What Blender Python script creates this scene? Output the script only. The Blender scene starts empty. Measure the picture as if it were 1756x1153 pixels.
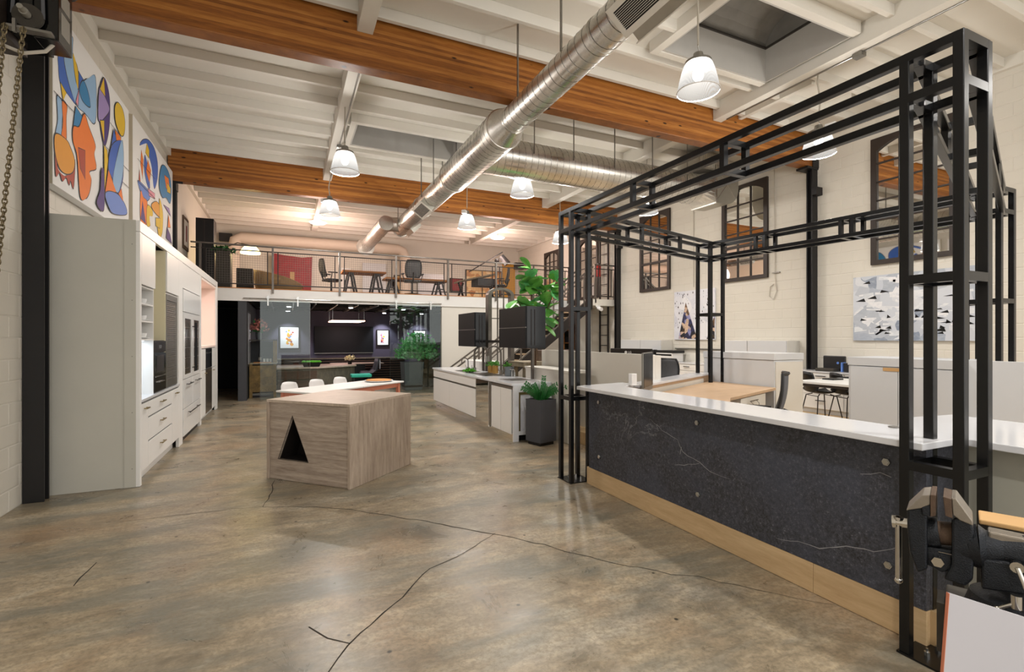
import bpy, bmesh, math, random
from mathutils import Vector, Matrix
random.seed(7)
S = bpy.context.scene
C = S.collection
PI = math.pi
R = math.radians

# ---------------------------------------------------------------- camera, world, light, exposure
cam = bpy.data.cameras.new('camera'); camo = bpy.data.objects.new('camera', cam); C.objects.link(camo)
camo.location = (0, 0, 1.6); camo.rotation_euler = (R(90), 0, -math.atan(386/840))
cam.sensor_width = 36; cam.lens = 840/1756*36; cam.shift_y = 3/1756; cam.clip_start = .05; cam.clip_end = 200
S.camera = camo
W = bpy.data.worlds.new('world'); S.world = W; W.use_nodes = True
bg = W.node_tree.nodes['Background']; bg.inputs[0].default_value = (1.0, .975, .94, 1); bg.inputs[1].default_value = 1.1
S.view_settings.view_transform = 'Standard'; S.view_settings.look = 'None'
S.view_settings.exposure = 0.72; S.view_settings.gamma = 1; S.view_settings.use_curve_mapping = False
LAMP_W = 190

def light(kind, loc, energy, color=(1, .93, .84), size=.1, rot=None, size_y=None, spot=None, blend=.5):
    d = bpy.data.lights.new('light', kind); d.energy = energy; d.color = color
    if kind == 'AREA':
        d.size = size
        if size_y: d.shape = 'RECTANGLE'; d.size_y = size_y
    else:
        d.shadow_soft_size = size
    if kind == 'SPOT': d.spot_size = spot; d.spot_blend = blend
    o = bpy.data.objects.new('light', d); C.objects.link(o); o.location = loc
    if rot: o.rotation_euler = rot
    return o

# ---------------------------------------------------------------- materials
class NT:
    def __init__(s, name):
        s.m = bpy.data.materials.new(name); s.m.use_nodes = True; s.t = s.m.node_tree; s.t.nodes.clear()
        s.out = s.n('ShaderNodeOutputMaterial'); s.co = s.n('ShaderNodeTexCoord'); s.geo = None
    def n(s, typ, **kw):
        x = s.t.nodes.new(typ)
        for k, v in kw.items(): setattr(x, k, v)
        return x
    def l(s, a, b): s.t.links.new(a, b)
    def pos(s, scale=(1, 1, 1), rot=(0, 0, 0), world=True):
        mp = s.n('ShaderNodeMapping'); mp.inputs['Scale'].default_value = scale; mp.inputs['Rotation'].default_value = rot
        if world:
            g = s.n('ShaderNodeNewGeometry'); s.l(g.outputs['Position'], mp.inputs[0])
        else: s.l(s.co.outputs['Object'], mp.inputs[0])
        return mp.outputs[0]
    def noise(s, vec, scale, detail=4, rough=.55, dist=0):
        x = s.n('ShaderNodeTexNoise'); s.l(vec, x.inputs['Vector']); x.inputs['Scale'].default_value = scale
        x.inputs['Detail'].default_value = detail; x.inputs['Roughness'].default_value = rough; x.inputs['Distortion'].default_value = dist
        return x.outputs['Fac']
    def ramp(s, fac, stops):
        x = s.n('ShaderNodeValToRGB'); e = x.color_ramp.elements
        while len(e) < len(stops): e.new(.5)
        for i, (p, c) in enumerate(stops):
            e[i].position = p; e[i].color = (c if isinstance(c, tuple) else (c, c, c)) + (1,)
        s.l(fac, x.inputs[0]); return x.outputs[0]
    def mix(s, f, a, b, mode='MIX'):
        x = s.n('ShaderNodeMix', data_type='RGBA', blend_type=mode)
        for sock, v in ((x.inputs[0], f), (x.inputs[6], a), (x.inputs[7], b)):
            if hasattr(v, 'links'): s.l(v, sock)
            elif isinstance(v, tuple): sock.default_value = v + (1,)
            else: sock.default_value = v
        return x.outputs[2]
    def bump(s, h, strength=.3, dist=.01):
        x = s.n('ShaderNodeBump'); x.inputs['Strength'].default_value = strength; x.inputs['Distance'].default_value = dist
        s.l(h, x.inputs['Height']); return x.outputs[0]
    def bsdf(s, col, rough=.5, metal=0, normal=None, spec=.5, coat=0):
        b = s.n('ShaderNodeBsdfPrincipled')
        for k, v in (('Base Color', col), ('Roughness', rough), ('Metallic', metal)):
            if hasattr(v, 'links'): s.l(v, b.inputs[k])
            else: b.inputs[k].default_value = v + (1,) if isinstance(v, tuple) else v
        b.inputs['Specular IOR Level'].default_value = spec; b.inputs['Coat Weight'].default_value = coat
        if normal: s.l(normal, b.inputs['Normal'])
        s.l(b.outputs[0], s.out.inputs[0]); return b

def hexc(h):
    v = [int(h[i:i+2], 16)/255 for i in (0, 2, 4)]
    return tuple(x/12.92 if x < .04045 else ((x+.055)/1.055)**2.4 for x in v)

M = {}
def plain(name, col, rough=.5, metal=0, var=.06, scale=6, bump=0, spec=.5, coat=0):
    if isinstance(col, str): col = hexc(col)
    t = NT(name); v = t.pos(); f = t.noise(v, scale)
    c = t.mix(f, tuple(x*(1-var) for x in col), tuple(min(1, x*(1+var)) for x in col))
    nb = t.bump(t.noise(v, scale*12, 3), bump, .004) if bump else None
    t.bsdf(c, rough, metal, nb, spec, coat); M[name] = t.m; return t.m
def emit(name, col, strength):
    t = NT(name); e = t.n('ShaderNodeEmission'); e.inputs[0].default_value = col+(1,); e.inputs[1].default_value = strength
    t.l(e.outputs[0], t.out.inputs[0]); M[name] = t.m; return t.m
def wood(name, c1, c2, sc=(1, 12, 12), rough=.45, rot=(0, 0, 0), big=2.0, bump=.1, coat=0):
    if isinstance(c1, str): c1 = hexc(c1)
    if isinstance(c2, str): c2 = hexc(c2)
    t = NT(name); v = t.pos(sc, rot); a = t.noise(v, big, 6, .6, .6); b = t.noise(v, big*6, 4, .6)
    f = t.mix(.35, a, b); c = t.ramp(f, [(.3, c1), (.7, c2)])
    t.bsdf(c, rough, 0, t.bump(f, bump, .004), .4, coat); M[name] = t.m; return t.m

plain('wall', 'd6d1c6', .75, var=.03, bump=.12, scale=3)
plain('ceil', 'dcd8cf', .7, var=.035, bump=.08, scale=3)
plain('warmceil', 'e3d6c8', .7, var=.03)
plain('white', 'e6e5e2', .35, var=.01)
plain('gloss', 'e9e9e8', .16, var=.008)
plain('offwhite', 'dcd8cf', .4, var=.02)
plain('cream', 'e0d8b8', .5, var=.02)
plain('pinkwhite', 'ecdcd2', .6, var=.02)
plain('endpanel', 'bcbab0', .6, var=.05, scale=3, bump=.1)
plain('return', 'a3a297', .6, var=.05, scale=4, bump=.1)
plain('quartz', 'd9dade', .12, var=.02, scale=10)
plain('laminate', 'cfd1d4', .28, var=.015)
plain('black', '101011', .4, var=.15, spec=.35)
plain('shadowgap', '6d6c6a', .7, var=.05)  # dark carcass colour, paints the shade in gaps between fronts
plain('blackgloss', '08090a', .12, var=.1)
plain('blacksteel', '0f1012', .25, .2, var=.2, scale=9)
plain('darksteel', '2b2624', .45, .4, var=.2)
plain('colsteel', '1d1c1d', .5, .2, var=.2)
plain('rawsteel', '6f6963', .35, .75, var=.3, scale=7)
plain('steel', 'b9b9b6', .25, .95, var=.08)
plain('brushed', '8f8d88', .35, .9, var=.15)
plain('brass', '8a7a52', .4, .8, var=.2)
plain('chainm', '7a6e54', .45, .7, var=.3, scale=30)
plain('mirror', 'e8e6e2', .02, 1, var=.0)
plain('bronze', '2c221c', .5, var=.15)
plain('darkwall', '4a4453', .75, var=.08)
plain('darkroom', '17161a', .8, var=.1)
plain('darkwall2', '3d3f44', .7, var=.12)
plain('planter', '404249', .5, var=.06)
plain('zinc', '6a7074', .5, .4, var=.25, scale=5)
plain('green', '5f9f45', .4, var=.35, scale=25)
plain('darkgreen', '2c6e34', .35, var=.4, scale=30)
plain('bushgreen', '62b06c', .5, var=.4, scale=20)
plain('mossgreen', '55a51e', .7, var=.35, scale=40)
plain('bark', '5a4634', .8, var=.3, scale=20)
plain('soil', '2e241c', .95, var=.3, scale=40)
plain('orangepaint', 'd08063', .45, var=.03)
plain('plasticwhite', 'e4e2e0', .4, var=.01)
plain('plasticblack', '1b1b1d', .45, var=.05)
plain('mesh', '55565a', .7, var=.2, scale=40)
plain('tan', 'a88a60', .7, var=.15, scale=10)
plain('redart', '7d1219', .6, var=.5, scale=5)
plain('vise', '23262b', .38, .55, var=.5, scale=30, bump=.5)
plain('rust', '5c4a3c', .6, .5, var=.5, scale=40, bump=.4)
plain('jawface', '8f877c', .4, .75, var=.25, scale=40, bump=.2)
plain('ductsheet', 'b3b0a6', .38, .75, var=.12)
plain('hoodblack', '0b0c0f', .5, var=.1, spec=.25)
plain('chrome', 'c9c7c2', .12, 1, var=.05)
plain('olddark', '37322a', .7, var=.35, scale=12)
plain('ply_edge', 'c9a06a', .6, var=.15, scale=10)
plain('paperwhite', 'bdbbc0', .35, var=.03)
plain('canvas', 'e8e8e6', .7, var=.01)
plain('canvasedge', 'bfb5a0', .7, var=.03)
plain('pipe', 'e0d2c2', .6, var=.03)
plain('turq', '2fae93', .7, var=.15, scale=15)
plain('skydome', '85827c', .7, var=.45, scale=2.4, bump=.2)  # opaque mottled grey for the skylight domes
plain('skycurb', 'b9b6b0', .6, var=.06)
plain('skydark', '35312c', .7, var=.1)
plain('pink_flower', 'd88a80', .6, var=.3, scale=30)
plain('pale_flower', 'e3dcb0', .6, var=.2, scale=30)
plain('gold', 'b08a4a', .45, .5, var=.2)
plain('pizza', 'c98a4a', .6, var=.35, scale=30)
plain('yellowboard', 'c8963c', .6, var=.1)
plain('red', 'b3201c', .4, var=.05)
plain('brownoven', '4a423a', .22, .3, var=.15)
plain('label', '8a867c', .5, var=.1)
plain('blockcable', 'b9b2a5', .6, var=.05)
plain('crackm', '2a241c', .9, var=.2)
plain('vein', '9a9ca0', .4, var=.2)
ART = dict(blue='2c5fb8', pale='8db3d6', yellow='e0b80e', teal='1b7bb0', pink='dd8fa0', orange='e8750a', rust='a8391a', amber='e0961a', purple='3b2074', lavender='9a85bd', sky='5e83cb', ink='1c1a20')
for k, h in ART.items(): plain('art_'+k, h, .6, var=.04)
wood('islwood', '7d6c5e', 'c8b8a8', (.8, .8, 12), .5, bump=.05)
wood('islwoodv', '8d7b6c', 'c6b5a3', (11, 11, 1.0), .5, bump=.05)
wood('islwoodtop', 'a89684', 'd0bfae', (3, 12, 3), .4, rot=(0, 0, R(45)), bump=.03)
wood('birch', 'bb9c74', 'd6bb92', (9, 1.2, 9), .5, big=1.6, bump=.03)
wood('deskwood', 'b8987a', 'cfb08c', (1.2, 9, 9), .4, big=1.6, bump=.03)
wood('trestle', 'a8682f', 'c98a4a', (1.5, 12, 12), .5)
wood('walnut', '3a2c22', '6b5646', (1.5, 10, 14), .5, big=1.6)
wood('patina', '4c3f25', '9a7a45', (5, 5, 4), .6, big=1.5, bump=.4)
wood('weather', '6a6050', 'a89c84', (10, 10, 2), .7, big=2, bump=.3)
wood('platform', 'a98e68', 'c9ad83', (1.2, 6, 1), .45, big=1.5, bump=.03)
wood('tread', 'a5886a', 'cbb395', (2, 8, 8), .5)
wood('granite', '4a463e', '77705f', (6, 6, 1.4), .5, big=3)

def glulam():
    t = NT('glulam'); v = t.pos((.55, 1, 7)); g = t.noise(v, 5, 6, .65, .4); g2 = t.noise(t.pos((2, 2, 60)), 3, 4, .6)
    lam = t.n('ShaderNodeSeparateXYZ'); t.l(t.pos(), lam.inputs[0])
    md = t.n('ShaderNodeMath', operation='MULTIPLY'); t.l(lam.outputs[2], md.inputs[0]); md.inputs[1].default_value = 1/.04
    fl = t.n('ShaderNodeMath', operation='FLOOR'); t.l(md.outputs[0], fl.inputs[0])
    wn = t.n('ShaderNodeTexWhiteNoise', noise_dimensions='1D'); t.l(fl.outputs[0], wn.inputs['W'])
    f = t.mix(.45, g, wn.outputs['Value']); f = t.mix(.3, f, g2)
    c = t.ramp(f, [(.25, hexc('5c3214')), (.5, hexc('9a5f28')), (.78, hexc('c68a44'))])
    vo = t.n('ShaderNodeTexVoronoi'); t.l(t.pos((1.6, 1.6, 4.5)), vo.inputs['Vector']); vo.inputs['Scale'].default_value = 1.5
    k = t.ramp(vo.outputs['Distance'], [(.07, 1.0), (.12, 0.0)])
    c = t.mix(k, c, hexc('2e1708'))
    t.bsdf(c, .42, 0, t.bump(f, .15, .01), .4); M['glulam'] = t.m
glulam()

def concrete():
    t = NT('concrete'); v = t.pos((1, 1, 1), (0, 0, R(35))); vs = t.pos((.55, 1.9, 1), (0, 0, R(40)))
    a = t.noise(vs, .85, 7, .62, .5); b = t.noise(v, 2.4, 8, .68, .7); d = t.noise(v, 38, 3, .7); st = t.noise(t.pos((3, 14, 1), (0, 0, R(-38))), 2, 5, .6)
    c1 = t.ramp(a, [(.3, hexc('4c4a42')), (.42, hexc('7d7463')), (.52, hexc('a08f75')), (.6, hexc('9e9482')), (.72, hexc('c0baac'))])
    c2 = t.ramp(b, [(.28, hexc('3f3b33')), (.42, hexc('857660')), (.55, hexc('a8967a')), (.72, hexc('c2b9a4'))])
    c = t.mix(.5, c1, c2)
    hf = t.noise(t.pos((1.3, 3.2, 1), (0, 0, R(38))), 5.5, 8, .75, .5); c = t.mix(.55, c, t.mix(1.0, c, t.ramp(hf, [(.3, (.35, .35, .34)), (.5, (1.0, 1.0, 1.0)), (.7, (1.6, 1.58, 1.55))]), 'MULTIPLY'))
    g = t.ramp(t.noise(vs, 1.3, 5, .6, .3), [(.48, 0.0), (.6, .6)]); c = t.mix(g, c, hexc('676a62'))
    o = t.ramp(t.noise(v, 1.0, 5, .6, .3), [(.52, 0.0), (.7, .45)]); c = t.mix(o, c, hexc('a07a56'))
    c = t.mix(t.ramp(d, [(.38, .5), (.55, 0.0)]), c, hexc('6e6450')); c = t.mix(t.ramp(st, [(.55, 0.0), (.75, .25)]), c, hexc('c4baa6'))
    vo = t.n('ShaderNodeTexVoronoi'); t.l(v, vo.inputs['Vector']); vo.inputs['Scale'].default_value = 3.2
    pit = t.ramp(vo.outputs['Distance'], [(.025, 1.0), (.05, 0.0)]); c = t.mix(pit, c, hexc('3a3428'))
    c = t.mix(1.0, c, (1.04, 1.06, 1.1), 'MULTIPLY')
    r = t.ramp(b, [(.3, .24), (.7, .42)])
    t.bsdf(c, r, 0, t.bump(d, .06, .003), .45, 0); M['concrete'] = t.m
concrete()

def marble_black():
    t = NT('blackmarble'); v = t.pos(); a = t.noise(v, 1.6, 9, .7, .4); b = t.noise(v, 55, 8, .8)
    c = t.ramp(b, [(.4, hexc('222226')), (.58, hexc('4a4c55')), (.72, hexc('9598a2'))])
    c = t.mix(t.ramp(a, [(.42, 0.0), (.62, .5)]), c, hexc('4a5060'))
    n = t.noise(v, 1.1, 10, .6, 1.2); vv = t.ramp(n, [(.494, 0.0), (.5, .5), (.506, 0.0)]); mk = t.ramp(t.noise(v, .9, 2), [(.5, 0.0), (.6, 1.0)])
    c = t.mix(t.mix(1.0, vv, mk, 'MULTIPLY'), c, hexc('9fa1a6'))
    t.bsdf(c, .5, 0, t.bump(b, .1, .002), .45); M['blackmarble'] = t.m
marble_black()

def galv():
    t = NT('galv'); v = t.pos((1, 1, 1)); a = t.noise(v, 1.8, 3, .5); b = t.noise(v, 30, 2, .6)
    c = t.ramp(a, [(.3, hexc('c6c3bc')), (.7, hexc('ece9e2'))]); c = t.mix(t.ramp(b, [(.4, 0.0), (.8, .25)]), c, hexc('8d8b86'))
    t.bsdf(c, t.ramp(a, [(.3, .24), (.7, .4)]), .92, None); M['galv'] = t.m
galv()
plain('seam', '7c7a74', .4, .9, var=.1)

def glass():
    t = NT('glass'); g = t.n('ShaderNodeBsdfGlossy'); g.inputs['Roughness'].default_value = .01; g.inputs[0].default_value = (.9, .95, .95, 1)
    tr = t.n('ShaderNodeBsdfTransparent'); tr.inputs[0].default_value = (.86, .9, .89, 1)
    lw = t.n('ShaderNodeLayerWeight'); lw.inputs[0].default_value = .35
    mx = t.n('ShaderNodeMixShader'); md = t.n('ShaderNodeMath', operation='MULTIPLY_ADD'); t.l(lw.outputs['Fresnel'], md.inputs[0]); md.inputs[1].default_value = .3; md.inputs[2].default_value = .03
    t.l(md.outputs[0], mx.inputs[0]); t.l(tr.outputs[0], mx.inputs[1]); t.l(g.outputs[0], mx.inputs[2]); t.l(mx.outputs[0], t.out.inputs[0]); M['glass'] = t.m
glass()
def shade():
    t = NT('acrylic'); e = t.n('ShaderNodeEmission'); e.inputs[0].default_value = (1, .97, .92, 1); zz = t.n('ShaderNodeSeparateXYZ'); t.l(t.co.outputs['Object'], zz.inputs[0]); mr = t.n('ShaderNodeMapRange'); t.l(zz.outputs[2], mr.inputs[0]); mr.inputs[1].default_value = 0; mr.inputs[2].default_value = .2; mr.inputs[3].default_value = .32; mr.inputs[4].default_value = .75; t.l(mr.outputs[0], e.inputs[1])
    tr = t.n('ShaderNodeBsdfTransparent'); mx = t.n('ShaderNodeMixShader')
    s = t.n('ShaderNodeTexWave'); s.inputs['Scale'].default_value = 30; t.l(t.pos((1, 1, .02)), s.inputs[0])
    t.l(t.ramp(s.outputs['Fac'], [(.3, .45), (.6, .1)]), mx.inputs[0]); mx2 = mx
    t.l(e.outputs[0], mx.inputs[1]); t.l(tr.outputs[0], mx.inputs[2]); t.l(mx.outputs[0], t.out.inputs[0]); M['acrylic'] = t.m
shade()
emit('bulb', (1, .97, .9), 14); emit('ledwhite', (.85, .92, 1), 1.6); emit('ledwarm', (1, .62, .45), 5); emit('lampwarm', (1, .85, .4), 3.2); emit('spotface', (.85, .92, 1), 12)
def abstract(name, base, cols, scale=3, dark=None):
    t = NT(name); v = t.pos((1, 1, 1)); vo = t.n('ShaderNodeTexVoronoi', distance='MANHATTAN' if dark else 'EUCLIDEAN'); vo.inputs['Scale'].default_value = scale
    ns = t.n('ShaderNodeTexNoise'); t.l(v, ns.inputs[0]); ns.inputs['Scale'].default_value = 2
    t.l(t.mix(.25, v, ns.outputs['Color']), vo.inputs['Vector'])
    sp = t.n('ShaderNodeSeparateColor'); t.l(vo.outputs['Color'], sp.inputs[0])
    c = t.ramp(sp.outputs[0], [(i/(len(cols)), hexc(h)) for i, h in enumerate(cols)]); 
    sub = t.noise(t.pos((1, 4, 9)), 3, 6, .7)
    c = t.mix(t.ramp(sub, [(.45, 0.0), (.7, .5)]), c, hexc(base)); t.bsdf(c, .6); M[name] = t.m
abstract('greyart', 'c3c8d0', ['aab2bf', 'cfd3da', '8f9aab', 'c6cad1', '7d899b', 'd8dade', 'a9b0bb'], 3.6, dark=True)
abstract('whiteart', 'b8bec8', ['d8dbdf', 'e2e4e6', 'cfd3d8', 'e6e6e8'], 5)
abstract('trianglefill', '17161c', ['1a1720', '20202a', '343a6e', '16151a', '7a5a3c', '1a1a22', '8d8fc0', 'd5b9a0'], 11)
abstract('splatter', 'e4e4ea', ['e2e2e8', 'd2d4de', 'e8e8ec', 'c7c9d4', 'e6e6ea'], 4)
abstract('yellowart', 'd0a060', ['d8a868', 'e8d8b0', 'b06a30', 'e6c890'], 6)

# ---------------------------------------------------------------- mesh building
class MB:
    def __init__(s): s.v = []; s.f = []; s.m = []; s.mi = 0; s.T = None
    def add(s, vs, fs):
        o = len(s.v)
        for p in vs:
            p = Vector(p)
            s.v.append(s.T @ p if s.T else p)
        for f in fs: s.f.append(tuple(i+o for i in f)); s.m.append(s.mi)
        return s
    def box(s, x0, x1, y0, y1, z0, z1):
        if x0 > x1: x0, x1 = x1, x0
        if y0 > y1: y0, y1 = y1, y0
        if z0 > z1: z0, z1 = z1, z0
        return s.add([(x, y, z) for z in (z0, z1) for y in (y0, y1) for x in (x0, x1)],
                     [(0, 2, 3, 1), (4, 5, 7, 6), (0, 1, 5, 4), (2, 6, 7, 3), (0, 4, 6, 2), (1, 3, 7, 5)])
    def bar(s, p0, p1, w, h=None, up=(0, 0, 1)):
        h = h or w; p0 = Vector(p0); p1 = Vector(p1); d = (p1-p0).normalized(); u = Vector(up)
        if abs(d.dot(u)) > .98: u = Vector((1, 0, 0)) if abs(d.x) < .9 else Vector((0, 1, 0))
        r = d.cross(u).normalized(); u = r.cross(d).normalized()
        vs = [p + r*a*w/2 + u*b*h/2 for p in (p0, p1) for a, b in ((-1, -1), (1, -1), (1, 1), (-1, 1))]
        return s.add(vs, [(0, 3, 2, 1), (4, 5, 6, 7), (0, 1, 5, 4), (1, 2, 6, 5), (2, 3, 7, 6), (3, 0, 4, 7)])
    def cyl(s, p0, p1, r0, r1=None, n=14, caps=True):
        r1 = r0 if r1 is None else r1; p0 = Vector(p0); p1 = Vector(p1); d = (p1-p0).normalized()
        u = Vector((0, 0, 1)) if abs(d.z) < .9 else Vector((1, 0, 0)); a = d.cross(u).normalized(); b = d.cross(a)
        vs = []
        for p, r in ((p0, r0), (p1, r1)):
            vs += [p + a*math.cos(2*PI*i/n)*r + b*math.sin(2*PI*i/n)*r for i in range(n)]
        fs = [(i, (i+1) % n, n+(i+1) % n, n+i) for i in range(n)]
        if caps: fs += [tuple(range(n-1, -1, -1)), tuple(range(n, 2*n))]
        return s.add(vs, fs)
    def tube(s, pts, r, n=8, caps=True):
        pts = [Vector(p) for p in pts]; rs = r if isinstance(r, (list, tuple)) else [r]*len(pts)
        d = (pts[1]-pts[0]).normalized(); u = Vector((0, 0, 1)) if abs(d.z) < .9 else Vector((1, 0, 0))
        a = d.cross(u).normalized(); vs = []
        for k, p in enumerate(pts):
            dd = (pts[min(k+1, len(pts)-1)]-pts[max(k-1, 0)]).normalized()
            a = (a - dd*a.dot(dd)).normalized(); b = dd.cross(a)
            vs += [p + (a*math.cos(2*PI*i/n)+b*math.sin(2*PI*i/n))*rs[k] for i in range(n)]
        fs = [(k*n+i, k*n+(i+1) % n, (k+1)*n+(i+1) % n, (k+1)*n+i) for k in range(len(pts)-1) for i in range(n)]
        if caps: fs += [tuple(range(n-1, -1, -1)), tuple(range((len(pts)-1)*n, len(pts)*n))]
        return s.add(vs, fs)
    def lathe(s, prof, c=(0, 0, 0), n=24, caps=False):
        c = Vector(c); vs = [c+Vector((r*math.cos(2*PI*i/n), r*math.sin(2*PI*i/n), z)) for r, z in prof for i in range(n)]
        fs = [(k*n+i, k*n+(i+1) % n, (k+1)*n+(i+1) % n, (k+1)*n+i) for k in range(len(prof)-1) for i in range(n)]
        if caps: fs += [tuple(range(n-1, -1, -1)), tuple(range((len(prof)-1)*n, len(prof)*n))]
        return s.add(vs, fs)
    def prism(s, poly, axis, c0, c1):
        f = {'x': lambda a, b, c: (c, a, b), 'y': lambda a, b, c: (a, c, b), 'z': lambda a, b, c: (a, b, c)}[axis]
        n = len(poly); vs = [f(a, b, c) for c in (c0, c1) for a, b in poly]
        return s.add(vs, [tuple(range(n)), tuple(range(2*n-1, n-1, -1))] + [(i, n+i, n+(i+1) % n, (i+1) % n) for i in range(n)])
    def ball(s, c, r, n=10, m=6, sq=(1, 1, 1)):
        c = Vector(c); vs = []; fs = []
        for j in range(m+1):
            t = PI*j/m
            for i in range(n):
                a = 2*PI*i/n; vs.append(c+Vector((r*sq[0]*math.sin(t)*math.cos(a), r*sq[1]*math.sin(t)*math.sin(a), r*sq[2]*math.cos(t))))
        for j in range(m):
            for i in range(n): fs.append((j*n+i, (j+1)*n+i, (j+1)*n+(i+1) % n, j*n+(i+1) % n))
        return s.add(vs, fs)

WM = {}
def wmat(p): return WM.get(p.name, Matrix.Identity(4)) if p else Matrix.Identity(4)
def ob(name, mb, mat, parent=None, bev=0, smooth=False, local=False, flip=True):
    me = bpy.data.meshes.new(name); vs = mb.v
    off = Vector((0, 0, 0))
    if parent is None and not local:
        lo = [min(v[i] for v in vs) for i in range(3)]; hi = [max(v[i] for v in vs) for i in range(3)]
        off = Vector(((lo[0]+hi[0])/2, (lo[1]+hi[1])/2, lo[2])); vs = [v-off for v in vs]
    elif parent is not None and not local:
        inv = wmat(parent).inverted(); vs = [inv @ v for v in vs]
    me.from_pydata([tuple(v) for v in vs], [], mb.f)
    mats = mat if isinstance(mat, (list, tuple)) else [mat]
    for m_ in mats: me.materials.append(M[m_] if isinstance(m_, str) else m_)
    if len(mats) > 1: me.polygons.foreach_set('material_index', mb.m)
    bm = bmesh.new(); bm.from_mesh(me)
    if flip: bmesh.ops.recalc_face_normals(bm, faces=bm.faces)
    bm.to_mesh(me); bm.free()
    if smooth:
        me.polygons.foreach_set('use_smooth', [True]*len(me.polygons))
        try: me.set_sharp_from_angle(angle=R(40))
        except Exception: pass
    o = bpy.data.objects.new(name, me); C.objects.link(o)
    if parent is not None: o.parent = parent; WM[o.name] = wmat(parent)
    else: o.location = off; WM[o.name] = Matrix.Translation(off)
    if bev:
        b = o.modifiers.new('bevel', 'BEVEL'); b.width = bev; b.segments = 2; b.limit_method = 'ANGLE'
    return o
def tag(o, label, cat, group=None, kind=None):
    o['label'] = label; o['category'] = cat
    if group: o['group'] = group
    if kind: o['kind'] = kind
    return o
def thing(name, label, cat, loc=(0, 0, 0), rz=0, group=None):
    o = bpy.data.objects.new(name, None); C.objects.link(o); o.location = loc; o.rotation_euler = (0, 0, rz); o.empty_display_size = .1
    WM[o.name] = Matrix.Translation(loc) @ Matrix.Rotation(rz, 4, 'Z'); return tag(o, label, cat, group)
def struct(name, mb, mat, parent=None, **k):
    o = ob(name, mb, mat, parent, **k)
    if parent is None: o['kind'] = 'structure'
    return o
def sempty(name, loc=(0, 0, 0)):
    o = bpy.data.objects.new(name, None); C.objects.link(o); o.location = loc; WM[o.name] = Matrix.Translation(loc); o['kind'] = 'structure'; return o
def dup(root, loc, rz=0, label=None, group=None):
    kids = {}
    for x in bpy.data.objects:
        if x.parent: kids.setdefault(x.parent.name, []).append(x)
    def cp(o, par):
        c = o.copy(); C.objects.link(c)
        if par: c.parent = par
        for ch in kids.get(o.name, []): cp(ch, c)
        return c
    r = cp(root, None); r.location = loc; r.rotation_euler = (0, 0, rz)
    WM[r.name] = Matrix.Translation(loc) @ Matrix.Rotation(rz, 4, 'Z')
    if label: r['label'] = label
    if group: r['group'] = group
    return r
def B(*a): return MB().box(*a)

# ---------------------------------------------------------------- the shell
XL, XR, YB, ZD = -2.32, 9.5, 20.0, 5.65
fl = struct('floor', B(-2.6, 9.9, -5, 20.3, -.12, 0), 'concrete')
def strip(pts, w, z):
    m = MB(); n = len(pts); L = []; Q = []
    for i, p in enumerate(pts):
        a = Vector(pts[max(i-1, 0)]); b = Vector(pts[min(i+1, n-1)]); d = (b-a).normalized(); q = Vector((-d.y, d.x)); ww = w*(.35+.65*math.sin(PI*(i+.5)/n))*random.uniform(.6, 1.3)
        L.append((p[0]+q.x*ww, p[1]+q.y*ww, z)); Q.append((p[0]-q.x*ww, p[1]-q.y*ww, z))
    return m.add(L+Q, [(i, i+1, n+i+1, n+i) for i in range(n-1)])
def wiggle(pts, step=.09, amp=.014):
    out = []
    for a, b in zip(pts, pts[1:]):
        a = Vector(a); b = Vector(b); k = max(1, int((b-a).length/step))
        for i in range(k):
            p = a.lerp(b, i/k); out.append((p.x+random.uniform(-amp, amp), p.y+random.uniform(-amp, amp)))
    return out+[pts[-1]]
for pts in ([(.1, 2.2), (.19, 2.49), (.3, 2.68), (.5, 2.88), (.7, 3.11), (.91, 3.32), (1.23, 3.48), (1.55, 3.7)],
            [(-1.34, 5.27), (-.91, 5.26), (-.46, 5.25), (-.21, 5.19), (.24, 4.98), (.53, 4.79), (.89, 4.39), (1.22, 4.06), (1.65, 3.56), (1.85, 3.25), (2.1, 2.87), (2.36, 2.56), (2.51, 2.45), (2.7, 2.16), (2.98, 1.86)],
            [(-.21, 5.19), (-.16, 5.54), (-.12, 6.12)], [(-1.25, 4.05), (-1.24, 4.26), (-1.23, 4.4)], [(.3, 2.68), (.19, 2.78), (.11, 2.93)]):
    ob('crack', strip(wiggle(pts), .0045, .0012), 'crackm', fl, flip=False)

def block_wall(wall, x, sgn, y0, ny, z0, nz, more):
    """painted concrete blocks standing 5 mm proud of the wall core, 8 mm joints"""
    def blk(L=.394, H=.194):
        e = .007; d = .0035
        vs = [(0, -L/2, -H/2), (0, L/2, -H/2), (0, L/2, H/2), (0, -L/2, H/2)]
        vs += [(sgn*d, v[1]*(1-2*e/L), v[2]*(1-2*e/H)) for v in vs]
        return MB().add(vs, [(4, 5, 6, 7), (0, 1, 5, 4), (1, 2, 6, 5), (2, 3, 7, 6), (3, 0, 4, 7)])
    proto = ob('block', blk(), 'wall', wall, local=True)
    inv = wmat(wall).inverted(); first = True
    for k in range(nz):
        for j in range(ny):
            o = proto if first else proto.copy()
            if not first: C.objects.link(o)
            first = False
            o.location = inv @ Vector((x, y0+.2+j*.4+(.2 if k % 2 else 0), z0+.1+k*.2))
    rest = MB(); pb = blk()
    for (ya, yb, za, zb) in more:
        k0 = round((za-z0)/.2); j0 = round((ya-y0)/.4)
        for k in range(k0, k0+round((zb-za)/.2)):
            for j in range(j0, j0+round((yb-ya)/.4)):
                if 0 <= k < nz and 0 <= j < ny: continue
                off = Vector((x, y0+.2+j*.4+(.2 if k % 2 else 0), z0+.1+k*.2)); rest.add([v+off for v in pb.v], pb.f)
    if rest.v:
        r = ob('block_courses', rest, 'wall', wall); r['kind'] = 'stuff'
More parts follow.
